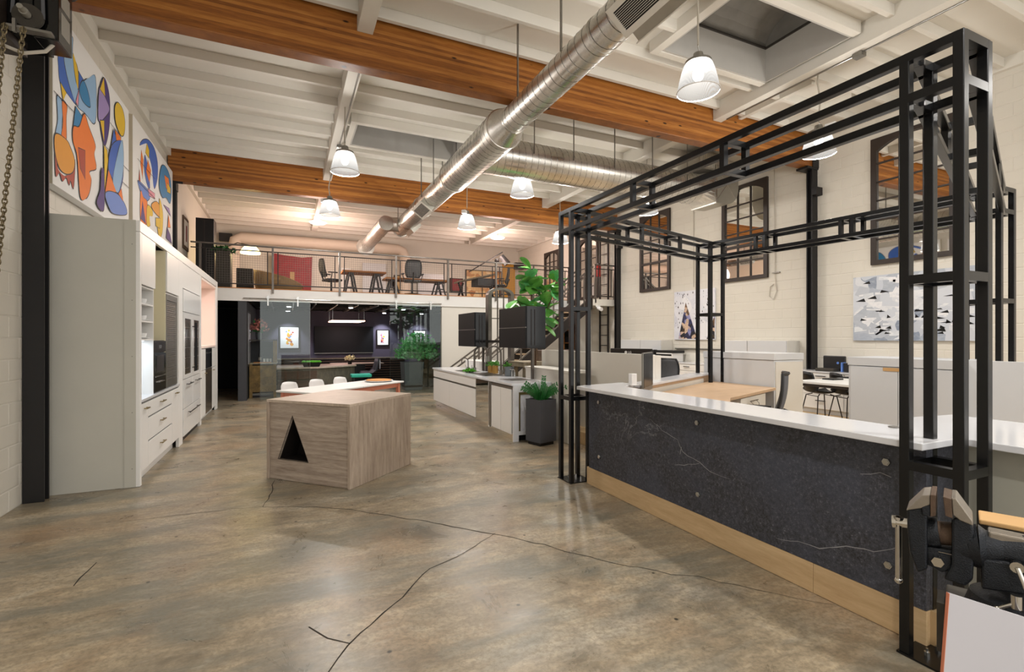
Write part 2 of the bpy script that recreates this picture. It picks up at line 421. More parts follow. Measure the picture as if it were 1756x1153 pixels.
wr = struct('wall_right', B(XR, XR+.2, -3, 20.2, 0, 5.65), 'wall')
block_wall(wr, XR, -1, 2.4, 14, 1.4, 21, [(-2, 19.6, .2, 5.6)])
wl = struct('wall_left', B(XL-.2, XL, -3, 20.2, 0, 5.65), 'wall')
block_wall(wl, XL, 1, 3.6, 7, 0, 24, [(-2, 12.4, 0, 5.4)])
wb = struct('wall_back', B(XL, XR, YB, YB+.2, 0, 5.65), 'wall')

# ceiling deck with two skylight openings
ce = sempty('ceiling', (0, 0, ZD))
sk1 = (4.62, 6.66, 3.92, 5.2); sk2 = (1.15, 3.35, 9.3, 10.35)
dk = MB()
ys = [-3, sk1[2], sk1[3], sk2[2], sk2[3], 20.2]
for i, (a, b) in enumerate(zip(ys, ys[1:])):
    if i == 1: dk.box(XL-.2, sk1[0], a, b, ZD, ZD+.1); dk.box(sk1[1], XR+.2, a, b, ZD, ZD+.1)
    elif i == 3: dk.box(XL-.2, sk2[0], a, b, ZD, ZD+.1); dk.box(sk2[1], XR+.2, a, b, ZD, ZD+.1)
    else: dk.box(XL-.2, XR+.2, a, b, ZD, ZD+.1)
struct('deck', dk, 'ceil', ce)
for x0 in (.78, 6.7):
    for y0, y1 in ((-2.8, 6.25), (6.45, 12.5), (12.7, 18.6)):
        ob('girder', B(x0, x0+.19, y0, y1, 5.36, ZD), 'ceil', ce, bev=.006)
for x0, x1 in ((XL, XL+.08), (XR-.08, XR)):
    ob('ledger', B(x0, x1, -2.8, 20, 5.48, ZD), 'ceil', ce)
y = 8.08-.66*17
while y < 19.8:
    if not (6.15 < y+.03 < 6.55 or 12.4 < y+.03 < 12.8):
        for x0, x1 in ((XL+.08, .78), (.97, 6.7), (6.89, XR-.08)):
            segs = [(x0, x1)]
            for s_ in (sk1, sk2):
                if s_[2]-.06 < y < s_[3]: segs = [g for a, b in segs for g in ([(a, b)] if b < s_[0] or a > s_[1] else [(a, s_[0]-.05), (s_[1]+.05, b)]) if g[1]-g[0] > .12]
            for a, b in segs: ob('joist', B(a, b, y, y+.065, 5.51, ZD), 'ceil', ce, bev=.004)
    y += .66
for x0, x1, y0, y1 in ((1.05, 1.15, 9.2, 10.45), (3.35, 3.45, 9.2, 10.45), (1.15, 3.35, 9.2, 9.3), (1.15, 3.35, 10.35, 10.45),
                       (4.5, 4.62, 3.82, 5.3), (4.62, 6.66, 5.2, 5.3), (4.62, 6.66, 3.82, 3.92), (7.3, 7.38, 4.9, 6.24), (8.45, 8.53, 5.0, 6.24), (7.9, 7.98, 9.4, 12.45)):
    ob('header', B(x0, x1, y0, y1, 5.49, ZD), 'ceil', ce, bev=.004)
def skylight(s_, label):
    x0, x1, y0, y1 = s_; t = thing('skylight', label, 'skylight', ((x0+x1)/2, (y0+y1)/2, ZD))
    m = MB(); z0, z1 = ZD-.15, ZD+.34
    m.box(x0+.003, x0+.03, y0+.003, y1-.003, z0, z1); m.box(x1-.03, x1-.003, y0+.003, y1-.003, z0, z1); m.box(x0+.03, x1-.03, y0+.003, y0+.03, z0, z1); m.box(x0+.03, x1-.03, y1-.03, y1-.003, z0, z1)
    ob('curb', m, 'skycurb', t)
    m = MB()
    for a, b, c, d in ((x0, x0+.05, y0, y1), (x1-.05, x1, y0, y1), (x0+.05, x1-.05, y0, y0+.05), (x0+.05, x1-.05, y1-.05, y1)): m.box(a, b, c, d, z1+.001, z1+.03)
    ob('frame', m, 'skydark', t)
    m = MB(); n = 12; vs = []; fs = []
    for i in range(n+1):
        a = PI*i/n; yy = (y0+y1)/2-math.cos(a)*(y1-y0)/2*1.02; zz = z1+math.sin(a)*.42
        for k in range(9): vs.append((x0+(x1-x0)*k/8, yy, zz+(.015 if k % 2 else 0)))
    for i in range(n):
        for k in range(8): fs.append((i*9+k, i*9+k+1, (i+1)*9+k+1, (i+1)*9+k))
    m.add(vs, fs)
    for k in (0, 8): m.add([vs[i*9+k] for i in range(n+1)], [tuple(range(n+1))])
    ob('dome', m, 'skydome', t, smooth=False)
skylight(sk1, 'large roof skylight with a mottled grey dome above the near hanging lamp')
skylight(sk2, 'long roof skylight with grey shaft between the two timber beams, left of the duct junction')

# timber beams and columns
def beam(y0, label):
    b = ob('glulam_beam', B(XL+.02, XR-.14, y0, y0+.2, 4.95, ZD-.005), 'glulam', bev=.01)
    tag(b, label, 'beam', kind=None)
beam(6.25, 'nearer honey-brown laminated timber roof beam, crossing above the big duct')
beam(12.5, 'farther laminated timber roof beam crossing just in front of the mezzanine')
def column(x0, x1, y0, label, top=4.93, z0=0.001):
    t = thing('steel_column', label, 'column', ((x0+x1)/2, y0+.06, z0))
    m = MB(); m.box(x0, x1, y0, y0+.02, z0, top); m.box(x0, x1, y0+.1, y0+.12, z0, top); m.box((x0+x1)/2-.01, (x0+x1)/2+.01, y0+.02, y0+.1, z0, top)
    ob('shaft', m, 'colsteel', t)
    c = MB(); c.box(x0-.0, x1+.0, y0-.02, y0+.22, top-.16, top+.01) if x0 < 0 else c.box(x0-.16, x1, y0-.02, y0+.22, top-.03, top+.01)
    if x0 < 0: c.box(x0, x1+.12, y0-.015, y0-.005, top-.03, top+.12)
    else: c.box(x0-.02, x1, y0-.03, y0-.02, top, top+.16)
    ob('cap_plate', c, 'colsteel', t)
    if x0 > 0: ob('bracket', B(x0-.03, x1+.0, y0-.1, y0-.005, top-.55, top-.4), 'colsteel', t)
column(XL+.01, XL+.17, 6.24, 'black steel column on the left wall, next to the grey end panel')
column(XL+.01, XL+.17, 12.52, 'black steel column on the left wall at the mezzanine, carrying the farther beam')
column(9.33, 9.49, 6.25, 'tall dark steel column on the right wall under the nearer beam end', z0=.976)
column(9.33, 9.49, 12.5, 'dark steel column on the right wall beside the stair landing', z0=.0)

# raised office floor
pm = MB(); pm.prism([(3.03, -1), (9.49, -1), (9.49, 14.0), (9.0, 14.0), (9.0, 12.4), (4.02, 7.9), (4.02, 5.95), (3.9, 4.62), (3.03, 4.55)], 'z', 0.001, .185)
struct('platform', pm, 'platform')

# mezzanine
mz = sempty('mezzanine', (3.6, 14.1, 2.55))
struct('floor_slab', B(XL+.01, XR-.01, 14.1, YB-.005, 2.66, 2.84), 'walnut', mz)
struct('edge_fascia', B(XL+.01, 8.62, 14.06, 14.12, 2.53, 2.86), 'white', mz)
struct('landing', B(8.62, XR-.01, 12.72, 14.06, 2.6, 2.8), 'offwhite', mz)
struct('trim_1', B(XL+.02, 8.6, 14.045, 14.06, 2.845, 2.862), 'trestle', mz)

# walls under the mezzanine
struct('wall_front', MB().box(4.18, 8.25, 14.1, 14.22, 0, 2.53).box(9.0, 9.49, 14.1, 14.22, 0, 2.53).box(8.25, 9.0, 14.1, 14.22, 2.15, 2.53), 'offwhite')
struct('wall_passage', MB().box(XL+.01, XL+.05, 13.9, 19.9, 0, 2.53).box(XL+.05, -1.1, 17.9, 18, 0, 2.53), 'darkroom')
struct('pillar_left', B(-1.12, -.93, 14.08, 18.2, 0, 2.54), 'darkwall2')
struct('wall_conference', B(-.93, 6.0, 18.3, 18.4, 0, 2.54), 'darkwall')
struct('wall_conference_right', B(6.0, 6.1, 14.25, 18.4, 0, 2.54), 'darkwall')
cc = sempty('ceiling_conference', (2, 16, 2.6))
struct('panel', B(-.93, 6.0, 14.15, 18.3, 2.6, 2.64), 'darkroom', cc)
for k in range(11): ob('batten', B(-.4+k*.55, -.37+k*.55, 14.25, 18.28, 2.5, 2.6), 'brushed', cc)
for k in range(4): ob('crossbar', B(-.9, 5.98, 14.9+k*.9, 14.94+k*.9, 2.54, 2.6), 'darkroom', cc)
# back room shelves seen through the doorway under the stair landing
t = thing('storage_shelf', 'wooden shelf rack seen through the doorway under the stair landing', 'shelf', (8.7, 14.9, 0))
for x in (8.35, 8.78, 9.2): ob('upright', B(x, x+.04, 14.8, 15.1, .01, 2.1), 'trestle', t)
for z in (.5, .95, 1.4, 1.85): ob('shelf', B(8.39, 9.2, 14.8, 15.1, z, z+.03), 'trestle', t)
for i, (x, z, w) in enumerate(((8.45, .98, .25), (8.5, 1.43, .2), (8.9, .98, .2), (8.88, 1.43, .26), (8.48, .53, .2), (8.9, .53, .22))):
    tag(ob('storage_box', B(x, x+w, 14.85, 15.05, z+.001, z+.2), ['plasticblack', 'patina', 'olddark'][i % 3]), ['black box on the second shelf, left side of the doorway rack', 'brown box on the third shelf, left side of the doorway rack', 'grey-brown box on the second shelf, right side of the doorway rack', 'black box on the third shelf, right side of the doorway rack', 'brown box on the bottom shelf, left side of the doorway rack', 'grey-brown box on the bottom shelf, right side of the doorway rack'][i], 'box', 'boxes on the doorway shelf')

# ---------------------------------------------------------------- left kitchen display run (front plane x = -1.45)
FX = -1.45; BX = XL+.005
t = thing('cabinet_end_panel', 'large grey-green painted board closing the near end of the kitchen wall', 'panel', (-1.84, 6.38, 0))
ob('board', B(BX+.06, FX-.02, 6.45, 6.475, 0.002, 2.86), 'endpanel', t)
ob('edge_strip', B(FX-.12, FX-.018, 6.44, 6.45, 0.002, 2.86), 'endpanel', t)
sc = MB()
for z in (.2, .8, 1.4, 2.0, 2.6):
    for x in (BX+.1, FX-.05): sc.cyl((x, 6.448, z), (x, 6.438, z), .006, n=6)
ob('screw_heads', sc, 'brushed', t)
# surround frame: one thing
t = thing('cabinet_surround', 'white framed surround enclosing the tall kitchen cabinets on the left wall', 'frame', (FX, 9.6, 0))
for y0, y1 in ((6.44, 6.5), (8.52, 8.8), (10.42, 10.58), (12.66, 12.9)): ob('stile', B(FX-.02, FX+.02, y0, y1, 0.002, 2.738), 'white', t, bev=.004)
ob('head_rail', B(FX-.019, FX+.02, 6.44, 12.9, 2.74, 2.86), 'white', t, bev=.004)
ob('top_board', B(BX+.01, FX-.021, 6.48, 12.9, 2.83, 2.858), 'white', t)
ob('end_side', B(BX+.01, FX-.02, 12.86, 12.9, 0.002, 2.83), 'white', t)
def pull(th, y, z, w=.11, horiz=True, m='brass', out=.03, par=None):
    mb = MB(); x = FX+.022 if par is None else par
    if horiz:
        mb.bar((x+out, y-w/2, z), (x+out, y+w/2, z), .012)
        for s_ in (-1, 1): mb.bar((x, y+s_*w*.4, z), (x+out, y+s_*w*.4, z), .01)
    else:
        mb.bar((x+out, y, z-w/2), (x+out, y, z+w/2), .016)
        for s_ in (-1, 1): mb.bar((x, y, z+s_*w*.42), (x+out, y, z+s_*w*.42), .012)
    return ob('handle', mb, m, th)
g = .0055
def front(th, name, y0, y1, z0, z1, m='white', d=.02):
    return ob(name, B(FX-.0, FX+d, y0+g, y1-g, z0+g, z1-g), m, th, bev=.003)
# unit one: coffee station
t = thing('coffee_station_cabinet', 'white tall cabinet with cup cubbies, built-in black coffee machine niche and roller shutter', 'cabinet', (-1.85, 7.5, 0))
X0 = FX-.5
ob('back_board', B(X0-.02, X0, 6.5, 8.52, .1, 2.74), 'white', t)
for y0, m, z0, z1 in ((6.5, 'white', .9, 2.74), (7.1, 'white', .9, 2.74), (7.74, 'cream', .93, 2.74), (8.5, 'white', .9, 2.74)): ob('divider', B(X0, FX, y0, y0+.02, z0, z1), m, t)
ob('niche_back', B(X0, X0+.01, 7.12, 7.74, 1.57, 2.72), 'cream', t)
for z in (1.57, 1.775, 1.97, 2.16): ob('shelf', B(X0, FX-.002, 6.52, 7.1, z, z+.018), 'white', t)
front(t, 'door', 6.5, 7.12, 2.178, 2.74)
front(t, 'door', 7.74, 8.52, 2.2, 2.74)
ob('shelf', B(X0, FX-.002, 7.76, 8.5, 2.18, 2.2), 'white', t)
ob('countertop', B(X0, FX+.03, 6.5, 8.52, .9, .93), 'quartz', t, bev=.003)
ob('base_box', B(X0, FX-.001, 6.5, 8.52, .13, .9), 'shadowgap', t)
ob('toe_kick', B(X0, FX-.06, 6.5, 8.52, .002, .13), 'white', t)
for y0, y1, z0, z1 in ((6.5, 6.78, .14, .88), (8.05, 8.52, .14, .88)):
    d = front(t, 'door', y0, y1, z0, z1); pull(d, (y0+y1)/2, .82, .12)
for z0, z1 in ((.7, .88), (.43, .69), (.14, .42)):
    d = front(t, 'drawer', 6.78, 8.05, z0, z1); pull(d, 7.42, (z0+z1)/2+.02, .2)
# tambour shutter
sh = ob('shutter_frame', MB().box(FX-.03, FX+.004, 7.78, 7.81, .94, 2.18).box(FX-.03, FX+.004, 8.44, 8.5, .94, 2.18).box(FX-.03, FX+.006, 7.81, 8.44, 2.1, 2.18).box(FX-.03, FX+.006, 7.81, 8.44, .94, 1.03), 'brushed', t)
k = 0
pm_ = B(FX-.025, FX-.002, 7.812, 8.438, 1.032, 1.055)
sl = ob('slat', pm_, 'brushed', sh, bev=.004)
for k in range(1, 39):
    c = sl.copy(); C.objects.link(c); c.location = (0, 0, k*.0274)
light('AREA', (FX-.25, 6.82, 1.55), 1.3, (.72, .86, 1), .4)
tag(ob('led_strip', B(FX-.3, FX-.08, 6.56, 7.06, 1.561, 1.567), 'ledwhite'), 'bright cool-white light strip under the cup shelves in the kitchen wall', 'light')
# cups
def cup(name='cup'):
    t_ = thing(name, 'x', 'cup', (FX-.2, 6.8, 1.79), group='white cups on the cubby shelves')
    ob('bowl', MB().lathe([(.02, .003), (.045, .012), (.055, .04), (.058, .065), (.052, .065), (.045, .02), (.0, .015)], (0, 0, 0), 18), 'gloss', t_, local=True, smooth=True)
    ob('saucer', MB().lathe([(.0, 0), (.05, 0), (.085, .012), (.085, .016), (.04, .006)], (0, 0, 0), 18), 'gloss', t_, local=True, smooth=True)
    ob('handle', MB().tube([(0, -.055, .05), (0, -.085, .045), (0, -.085, .025), (0, -.05, .02)], .006, 6), 'gloss', t_, local=True, smooth=True)
    return t_
c0 = cup(); c0['label'] = 'white cup and saucer on the top cubby shelf'; c0.location = (-1.548, 7.0, 1.989)
dup(c0, (-1.548, 6.995, 1.794), 0, 'white cup and saucer on the middle cubby shelf')
dup(c0, (-1.548, 7.0, 1.589), 0, 'white cup and saucer on the lowest cubby shelf')
# coffee machine
t = thing('coffee_machine', 'black glass built-in coffee machine beside the lit niche', 'oven', (FX-.2, 7.42, .93))
ob('body', B(FX-.45, FX-.01, 7.125, 7.735, .932, 1.565), 'blackgloss', t)
ob('control_panel', B(FX-.01, FX+.006, 7.13, 7.73, 1.42, 1.56), 'black', t)
ob('door', B(FX-.01, FX+.01, 7.13, 7.73, 1.13, 1.41), 'blackgloss', t, bev=.004)
ob('window', B(FX+.01, FX+.013, 7.22, 7.6, 1.18, 1.38), 'plasticblack', t)
ob('warming_drawer', B(FX-.01, FX+.01, 7.13, 7.73, .935, 1.12), 'blackgloss', t, bev=.004)
ob('trim', MB().box(FX+.01, FX+.014, 7.15, 7.71, 1.122, 1.13).box(FX+.012, FX+.03, 7.3, 7.56, 1.05, 1.06).box(FX+.006, FX+.01, 7.38, 7.48, 1.47, 1.51), 'steel', t)
# unit two: fridge
t = thing('refrigerator', 'white panelled double refrigerator with two dark glass doors and black pull handles', 'fridge', (-1.8, 9.6, 0))
ob('body', B(X0, FX-.002, 8.8, 10.42, .1, 2.34), 'shadowgap', t)
ob('header_panel', B(FX-.01, FX+.012, 8.802, 10.418, 2.36, 2.737), 'white', t)
ob('top_panel', B(FX, FX+.03, 8.82, 10.4, 2.0, 2.34), 'gloss', t, bev=.004)
for y0, y1 in ((8.82, 9.6), (9.61, 10.4)):
    d = ob('door', MB().box(FX, FX+.03, y0, y0+.1, .97, 1.99).box(FX, FX+.03, y1-.1, y1, .97, 1.99).box(FX, FX+.03, y0+.1, y1-.1, 1.9, 1.99).box(FX, FX+.03, y0+.1, y1-.1, .97, 1.03), 'gloss', t)
    ob('glass_pane', B(FX+.005, FX+.02, y0+.1, y1-.1, 1.03, 1.9), 'brownoven', d)
    pull(d, (y1-.05) if y0 < 9 else (y0+.06), 1.45, .8, False, 'black', .045, FX+.03)
    for k in range(5): ob('rack', B(FX+.02, FX+.023, y0+.12, y1-.12, 1.12+k*.16, 1.126+k*.16), 'brushed', d)
for y0, y1 in ((8.82, 9.6), (9.61, 10.4)):
    d = ob('drawer', B(FX, FX+.03, y0, y1, .52, .96), 'gloss', t, bev=.003); pull(d, (y0+y1)/2, .88, .42, True, 'black', .04, FX+.03)
d = ob('drawer', B(FX, FX+.03, 8.82, 10.4, .1, .51), 'gloss', t, bev=.003); pull(d, 9.6, .43, 1.0, True, 'black', .04, FX+.03)
ob('vent_grille', B(FX-.06, FX-.02, 8.82, 10.4, .002, .09), 'black', t)
# unit three
t = thing('oven_cabinet', 'white tall cabinet with a large pink-lit open niche and black oven, farthest on the left', 'cabinet', (-1.8, 11.6, 0))
ob('back_board', B(X0-.02, X0, 10.58, 12.66, .1, 2.74), 'pinkwhite', t)
for y0 in (10.58, 12.62): ob('side', B(X0, FX, y0, y0+.04, .1, 2.74), 'pinkwhite', t)
for z in (1.4, 2.68): ob('shelf', B(X0, FX+.02, 10.62, 12.62, z, z+.04), 'pinkwhite', t)
ob('base_box', B(X0, FX-.001, 10.62, 12.62, .1, 1.4), 'shadowgap', t)
for y0, y1 in ((10.6, 11.1), (12.0, 12.64)):
    d = front(t, 'door', y0, y1, .1, .98); pull(d, y1-.1 if y0 < 11 else y0+.1, .92, .12); front(t, 'panel', y0, y1, .98, 1.39)
ob('toe_kick', B(X0, FX-.06, 10.58, 12.66, .002, .1), 'white', t)
light('AREA', (FX-.25, 11.6, 2.64), 6, (1, .66, .6), .5)
t = thing('wall_oven', 'black glass oven above a brown glass door, below the pink-lit niche', 'oven', (FX, 11.55, .12))
ob('oven_face', B(FX+.001, FX+.02, 11.12, 11.98, 1.0, 1.38), 'blackgloss', t, bev=.004)
ob('brown_glass_door', B(FX+.001, FX+.02, 11.12, 11.98, .12, .98), 'brownoven', t, bev=.004)
ob('control_strip', B(FX+.02, FX+.022, 11.2, 11.9, 1.29, 1.31), 'steel', t)

# ---------------------------------------------------------------- paintings on the left wall
ART1= [('blue', [(6.74, 4.6), (6.89, 4.69), (6.92, 4.57), (7.02, 4.41), (7.22, 4.29), (6.99, 4.3), (6.79, 4.33), (6.74, 4.48)]), ('pale', [(6.89, 4.69), (7.04, 4.95), (7.12, 4.99), (7.11, 4.82), (7.18, 4.6), (7.27, 4.47), (7.22, 4.29), (7.04, 4.41), (6.93, 4.54)]), ('yellow', [(7.12, 4.82), (7.23, 4.75), (7.29, 4.63), (7.27, 4.49), (7.18, 4.62)]), ('pale', [(7.84, 4.89), (7.61, 4.78), (7.4, 4.62), (7.29, 4.48), (7.22, 4.29), (7.49, 4.3), (7.83, 4.33)]), ('blue', [(7.29, 4.7), (7.44, 4.67), (7.29, 4.49)]), ('teal', [(7.44, 4.66), (7.34, 4.57), (7.32, 4.47), (7.44, 4.41), (7.65, 4.45), (7.58, 4.59)]), ('pink', [(7.29, 4.49), (7.2, 4.31), (7.26, 4.29)]), ('yellow', [(6.78, 4.33), (6.93, 4.29), (6.85, 4.17)]), ('pale', [(6.69, 4.14), (6.79, 4.15), (6.83, 4.09), (6.81, 3.91), (6.79, 3.76), (6.66, 3.74), (6.71, 3.91)]), ('orange', [(6.82, 4.15), (6.94, 4.15), (6.92, 4.0), (6.92, 3.77), (6.8, 3.76), (6.84, 3.93)]), ('rust', [(6.64, 3.57), (6.7, 3.4), (6.84, 3.36), (6.97, 3.41), (7.16, 3.63), (7.12, 3.3), (7.04, 3.36), (6.99, 3.3), (6.92, 3.36), (6.83, 3.29), (6.75, 3.36), (6.66, 3.3)]), ('amber', [(6.65, 3.73), (6.92, 3.77), (7.04, 3.72), (7.15, 3.62), (7.1, 3.48), (6.92, 3.4), (6.75, 3.41), (6.64, 3.54)]), ('teal', [(7.19, 4.25), (7.37, 4.21), (7.29, 4.06), (7.11, 3.98)]), ('orange', [(7.44, 4.27), (7.29, 4.06), (7.12, 3.99), (7.11, 3.82), (7.23, 3.69), (7.32, 3.26), (7.48, 3.27), (7.61, 3.39), (7.67, 3.56), (7.61, 3.64), (7.84, 3.75), (7.77, 3.9), (7.81, 4.03), (7.58, 4.18)]), ('rust', [(7.26, 3.8), (7.46, 3.84), (7.46, 3.5), (7.32, 3.59)]), ('purple', [(8.12, 5.03), (8.31, 4.94), (8.37, 4.72), (8.32, 4.42), (8.17, 4.16), (8.05, 4.26), (7.98, 4.41), (7.92, 4.5), (7.93, 4.72)]), ('lavender', [(7.98, 4.84), (8.19, 4.79), (8.34, 4.71), (8.16, 4.53), (7.94, 4.39), (7.92, 4.6)]), ('yellow', [(8.12, 5.03), (8.17, 4.81), (7.98, 4.82)]), ('yellow', [(7.98, 4.41), (8.13, 4.47), (8.13, 4.19)]), ('yellow', [(8.71, 4.96), (8.93, 4.95), (9.04, 4.81), (8.99, 4.62), (8.84, 4.55), (8.62, 4.64), (8.58, 4.83)]), ('blue', [(8.53, 4.51), (8.69, 4.35), (8.42, 4.25)]), ('orange', [(8.58, 4.52), (8.84, 4.51), (8.81, 4.33), (8.71, 4.25)]), ('blue', [(8.45, 4.26), (8.88, 4.47), (8.95, 4.22), (8.93, 3.94), (8.71, 3.67), (8.46, 3.8), (8.29, 3.92)]), ('pale', [(8.84, 4.45), (8.95, 4.38), (8.94, 4.05), (8.71, 3.68), (8.48, 3.8)]), ('yellow', [(8.12, 4.14), (8.23, 4.11), (8.27, 3.99), (8.14, 3.56)]), ('orange', [(8.29, 3.87), (8.62, 3.66), (8.16, 3.54)]), ('purple', [(8.01, 3.78), (8.1, 3.78), (8.1, 3.29), (7.84, 3.31), (7.98, 3.53)]), ('sky', [(8.16, 3.51), (8.38, 3.6), (8.75, 3.64), (9.06, 3.56), (9.08, 3.45), (8.5, 3.33), (8.27, 3.39)]), ('orange', [(8.84, 3.77), (8.93, 3.61), (8.71, 3.66)])]
ART2= [('blue', [(9.91, 4.78), (10.11, 4.94), (10.49, 5.07), (10.89, 5.06), (11.13, 4.87), (11.1, 4.58), (10.85, 4.33), (10.68, 4.66), (10.42, 4.87), (10.36, 4.97)]), ('yellow', [(10.36, 4.97), (10.51, 4.9), (10.49, 4.76), (10.26, 4.78)]), ('orange', [(10.0, 4.73), (10.11, 4.6), (10.06, 4.27), (9.95, 4.49)]), ('blue', [(10.23, 4.72), (10.42, 4.57), (10.55, 4.27), (10.36, 4.26), (10.17, 4.49)]), ('orange', [(10.42, 4.7), (10.62, 4.57), (10.51, 4.34), (10.3, 4.47)]), ('rust', [(9.88, 4.37), (9.95, 4.14), (9.84, 4.2)]), ('sky', [(9.79, 4.16), (10.49, 4.17), (10.55, 4.08), (10.23, 3.94), (9.94, 4.02)]), ('pink', [(10.42, 4.2), (10.89, 4.24), (10.89, 4.15), (10.49, 4.1)]), ('orange', [(9.94, 4.02), (10.11, 3.97), (10.36, 3.94), (10.31, 3.57), (9.94, 3.55)]), ('purple', [(10.06, 3.89), (10.26, 3.56), (9.94, 3.58)]), ('yellow', [(10.36, 3.89), (10.68, 3.9), (10.72, 3.79), (10.51, 3.74), (10.55, 3.59), (10.33, 3.56)]), ('amber', [(10.64, 3.97), (11.03, 4.13), (11.36, 4.08), (11.33, 3.91), (10.89, 3.9)]), ('yellow', [(11.25, 4.24), (11.51, 4.04), (11.48, 3.67), (11.25, 3.5), (11.1, 3.67), (11.25, 3.91)]), ('yellow', [(10.96, 3.81), (11.3, 3.88), (11.25, 3.68), (10.96, 3.67)]), ('teal', [(11.4, 4.9), (11.81, 5.01), (12.19, 4.9), (12.29, 4.62), (12.15, 4.38), (11.81, 4.41), (11.48, 4.33), (11.21, 4.5)]), ('orange', [(11.64, 4.81), (12.01, 4.85), (12.15, 4.62), (11.81, 4.6)]), ('yellow', [(11.89, 4.73), (12.19, 4.7), (12.19, 4.59), (11.89, 4.55)]), ('lavender', [(11.56, 4.2), (12.06, 4.25), (12.24, 4.13), (11.81, 4.19)]), ('purple', [(11.89, 3.83), (12.15, 3.73), (12.33, 3.58), (11.81, 3.6)]), ('orange', [(12.01, 4.12), (12.19, 3.89), (11.94, 3.84)])]
ARTL= [[(6.59, 4.16), (7.15, 4.16)], [(8.37, 4.54), (8.75, 4.53)], [(8.1, 4.15), (8.38, 4.15)], [(8.93, 4.15), (9.27, 4.15)], [(8.31, 3.9), (9.27, 3.89)], [(9.72, 4.5), (10.89, 4.51)], [(9.72, 4.14), (10.89, 4.15)]]
def smooth_poly(pts, n=5):
    out = []; k = len(pts)
    for i in range(k):
        p0, p1, p2, p3 = (Vector(pts[(i+j-1) % k]) for j in range(4))
        for q in range(n):
            u = q/n; out.append(tuple(.5*((2*p1)+(p2-p0)*u+(2*p0-5*p1+4*p2-p3)*u*u+(3*p1-p0-3*p2+p3)*u**3)))
    return out
def painting(y0, y1, z0, z1, art, label, lines):
    t = thing('painting', label, 'painting', (XL+.03, (y0+y1)/2, z0))
    x = -2.205
    ob('canvas', B(XL+.012, x, y0, y1, z0, z1), 'canvas', t)
    ob('canvas_edge', B(XL+.012, x-.002, y0-.004, y0-.0005, z0, z1), 'canvasedge', t)
    for i, (c, poly) in enumerate(art):
        poly = [(min(max(a, y0+.02), y1-.02), min(max(b, z0+.02), z1-.02)) for a, b in poly]
        sp = smooth_poly(poly) if len(poly) > 4 else poly
        cx = sum(a for a, b in sp)/len(sp); cz = sum(b for a, b in sp)/len(sp)
        big = [(cx+(a-cx)*1.0+(.012 if a > cx else -.012), cz+(b-cz)+(.009 if b > cz else -.009)) for a, b in sp]
        xx = x+.0006*(i+1)
        m = MB(); m.add([(xx-.0003, a, b) for a, b in big], [tuple(range(len(big)))]); m.mi = 1
        m.add([(xx, a, b) for a, b in sp], [tuple(range(len(sp)))])
        ob('painted_shape', m, ['art_ink', 'art_'+c], t, flip=False)
    for (a, b) in lines:
        m = MB().bar((x+.012, a[0], a[1]), (x+.012, b[0], b[1]), .007, .001, up=(1, 0, 0)); ob('ink_line', m, 'art_ink', t)
painting(6.6, 9.28, 3.2, 5.08, ART1, 'larger white canvas with abstract coloured figures, nearer of two on the left wall', ARTL[:5])
painting(9.5, 12.45, 3.1, 5.12, ART2, 'second abstract figure canvas on the left wall, beside the mezzanine column', ARTL[5:])

# ---------------------------------------------------------------- steel pergola frame around the reception: one welded thing
t = thing('steel_pergola', 'black square-tube steel portal frame standing around the reception counter', 'frame', (2.95, 4.73, 0))
TW = .045
ZT, ZB = 3.03, 2.8
def tower(cx, cy, s, rungs, z0, plate=True):
    h = s/2
    for a in (-h, h):
        for b in (-h, h): ob('post', MB().bar((cx+a, cy+b, z0), (cx+a, cy+b, ZT), TW, TW, up=(0, 1, 0)), 'blacksteel', t, bev=.004)
    for z in rungs+[ZB, ZT-TW/2]:
        for p, q in (((-h, -h), (h, -h)), ((h, -h), (h, h)), ((h, h), (-h, h)), ((-h, h), (-h, -h))):
            ob('crossbar', MB().bar((cx+p[0], cy+p[1], z), (cx+q[0], cy+q[1], z), TW*.98, TW*.98), 'blacksteel', t)
    if plate:
        ob('base_plate', B(cx-h-.03, cx+h+.03, cy-h-.03, cy+h+.03, z0, z0+.01), 'blacksteel', t)
        bm_ = MB()
        for a in (-.05, .05):
            for b in (-.05, .05): bm_.cyl((cx+a, cy+b, z0+.01), (cx+a, cy+b, z0+.028), .013, n=6).cyl((cx+a, cy+b, z0+.02), (cx+a, cy+b, z0+.045), .006, n=6)
        ob('anchor_bolts', bm_, 'steel', t)
T1 = (2.95, 4.73); T2 = (2.96, 1.31); T3 = (5.88, 5.54); T4 = (6.22, 2.4)
tower(*T1, .22, [.93, 1.92], .001); tower(*T2, .22, [.96, 1.89], .001); tower(*T3, .25, [1.95], .186); tower(*T4, .25, [1.95], .186)
def truss(a, b, rings, w=.22, ext=1):
    a = Vector(a+(0,)); b = Vector(b+(0,)); d = (b-a).normalized(); n = Vector((-d.y, d.x, 0))
    a0 = a - d*(w/2)*ext; b0 = b + d*(w/2)*ext
    for s_ in (-1, 1):
        for z in (ZB, ZT-TW/2): ob('rail', MB().bar(a0+n*s_*w/2+Vector((0, 0, z)), b0+n*s_*w/2+Vector((0, 0, z)), TW, TW), 'blacksteel', t, bev=.003)
    for f in rings:
        p = a+(b-a)*f
        for s_ in (-1, 1): ob('ring_upright', MB().bar(p+n*s_*w/2+Vector((0, 0, ZB)), p+n*s_*w/2+Vector((0, 0, ZT-.02)), TW*.9), 'blacksteel', t)
        for z in (ZB, ZT-TW/2): ob('ring_bar', MB().bar(p-n*w/2+Vector((0, 0, z)), p+n*w/2+Vector((0, 0, z)), TW*.95), 'blacksteel', t)
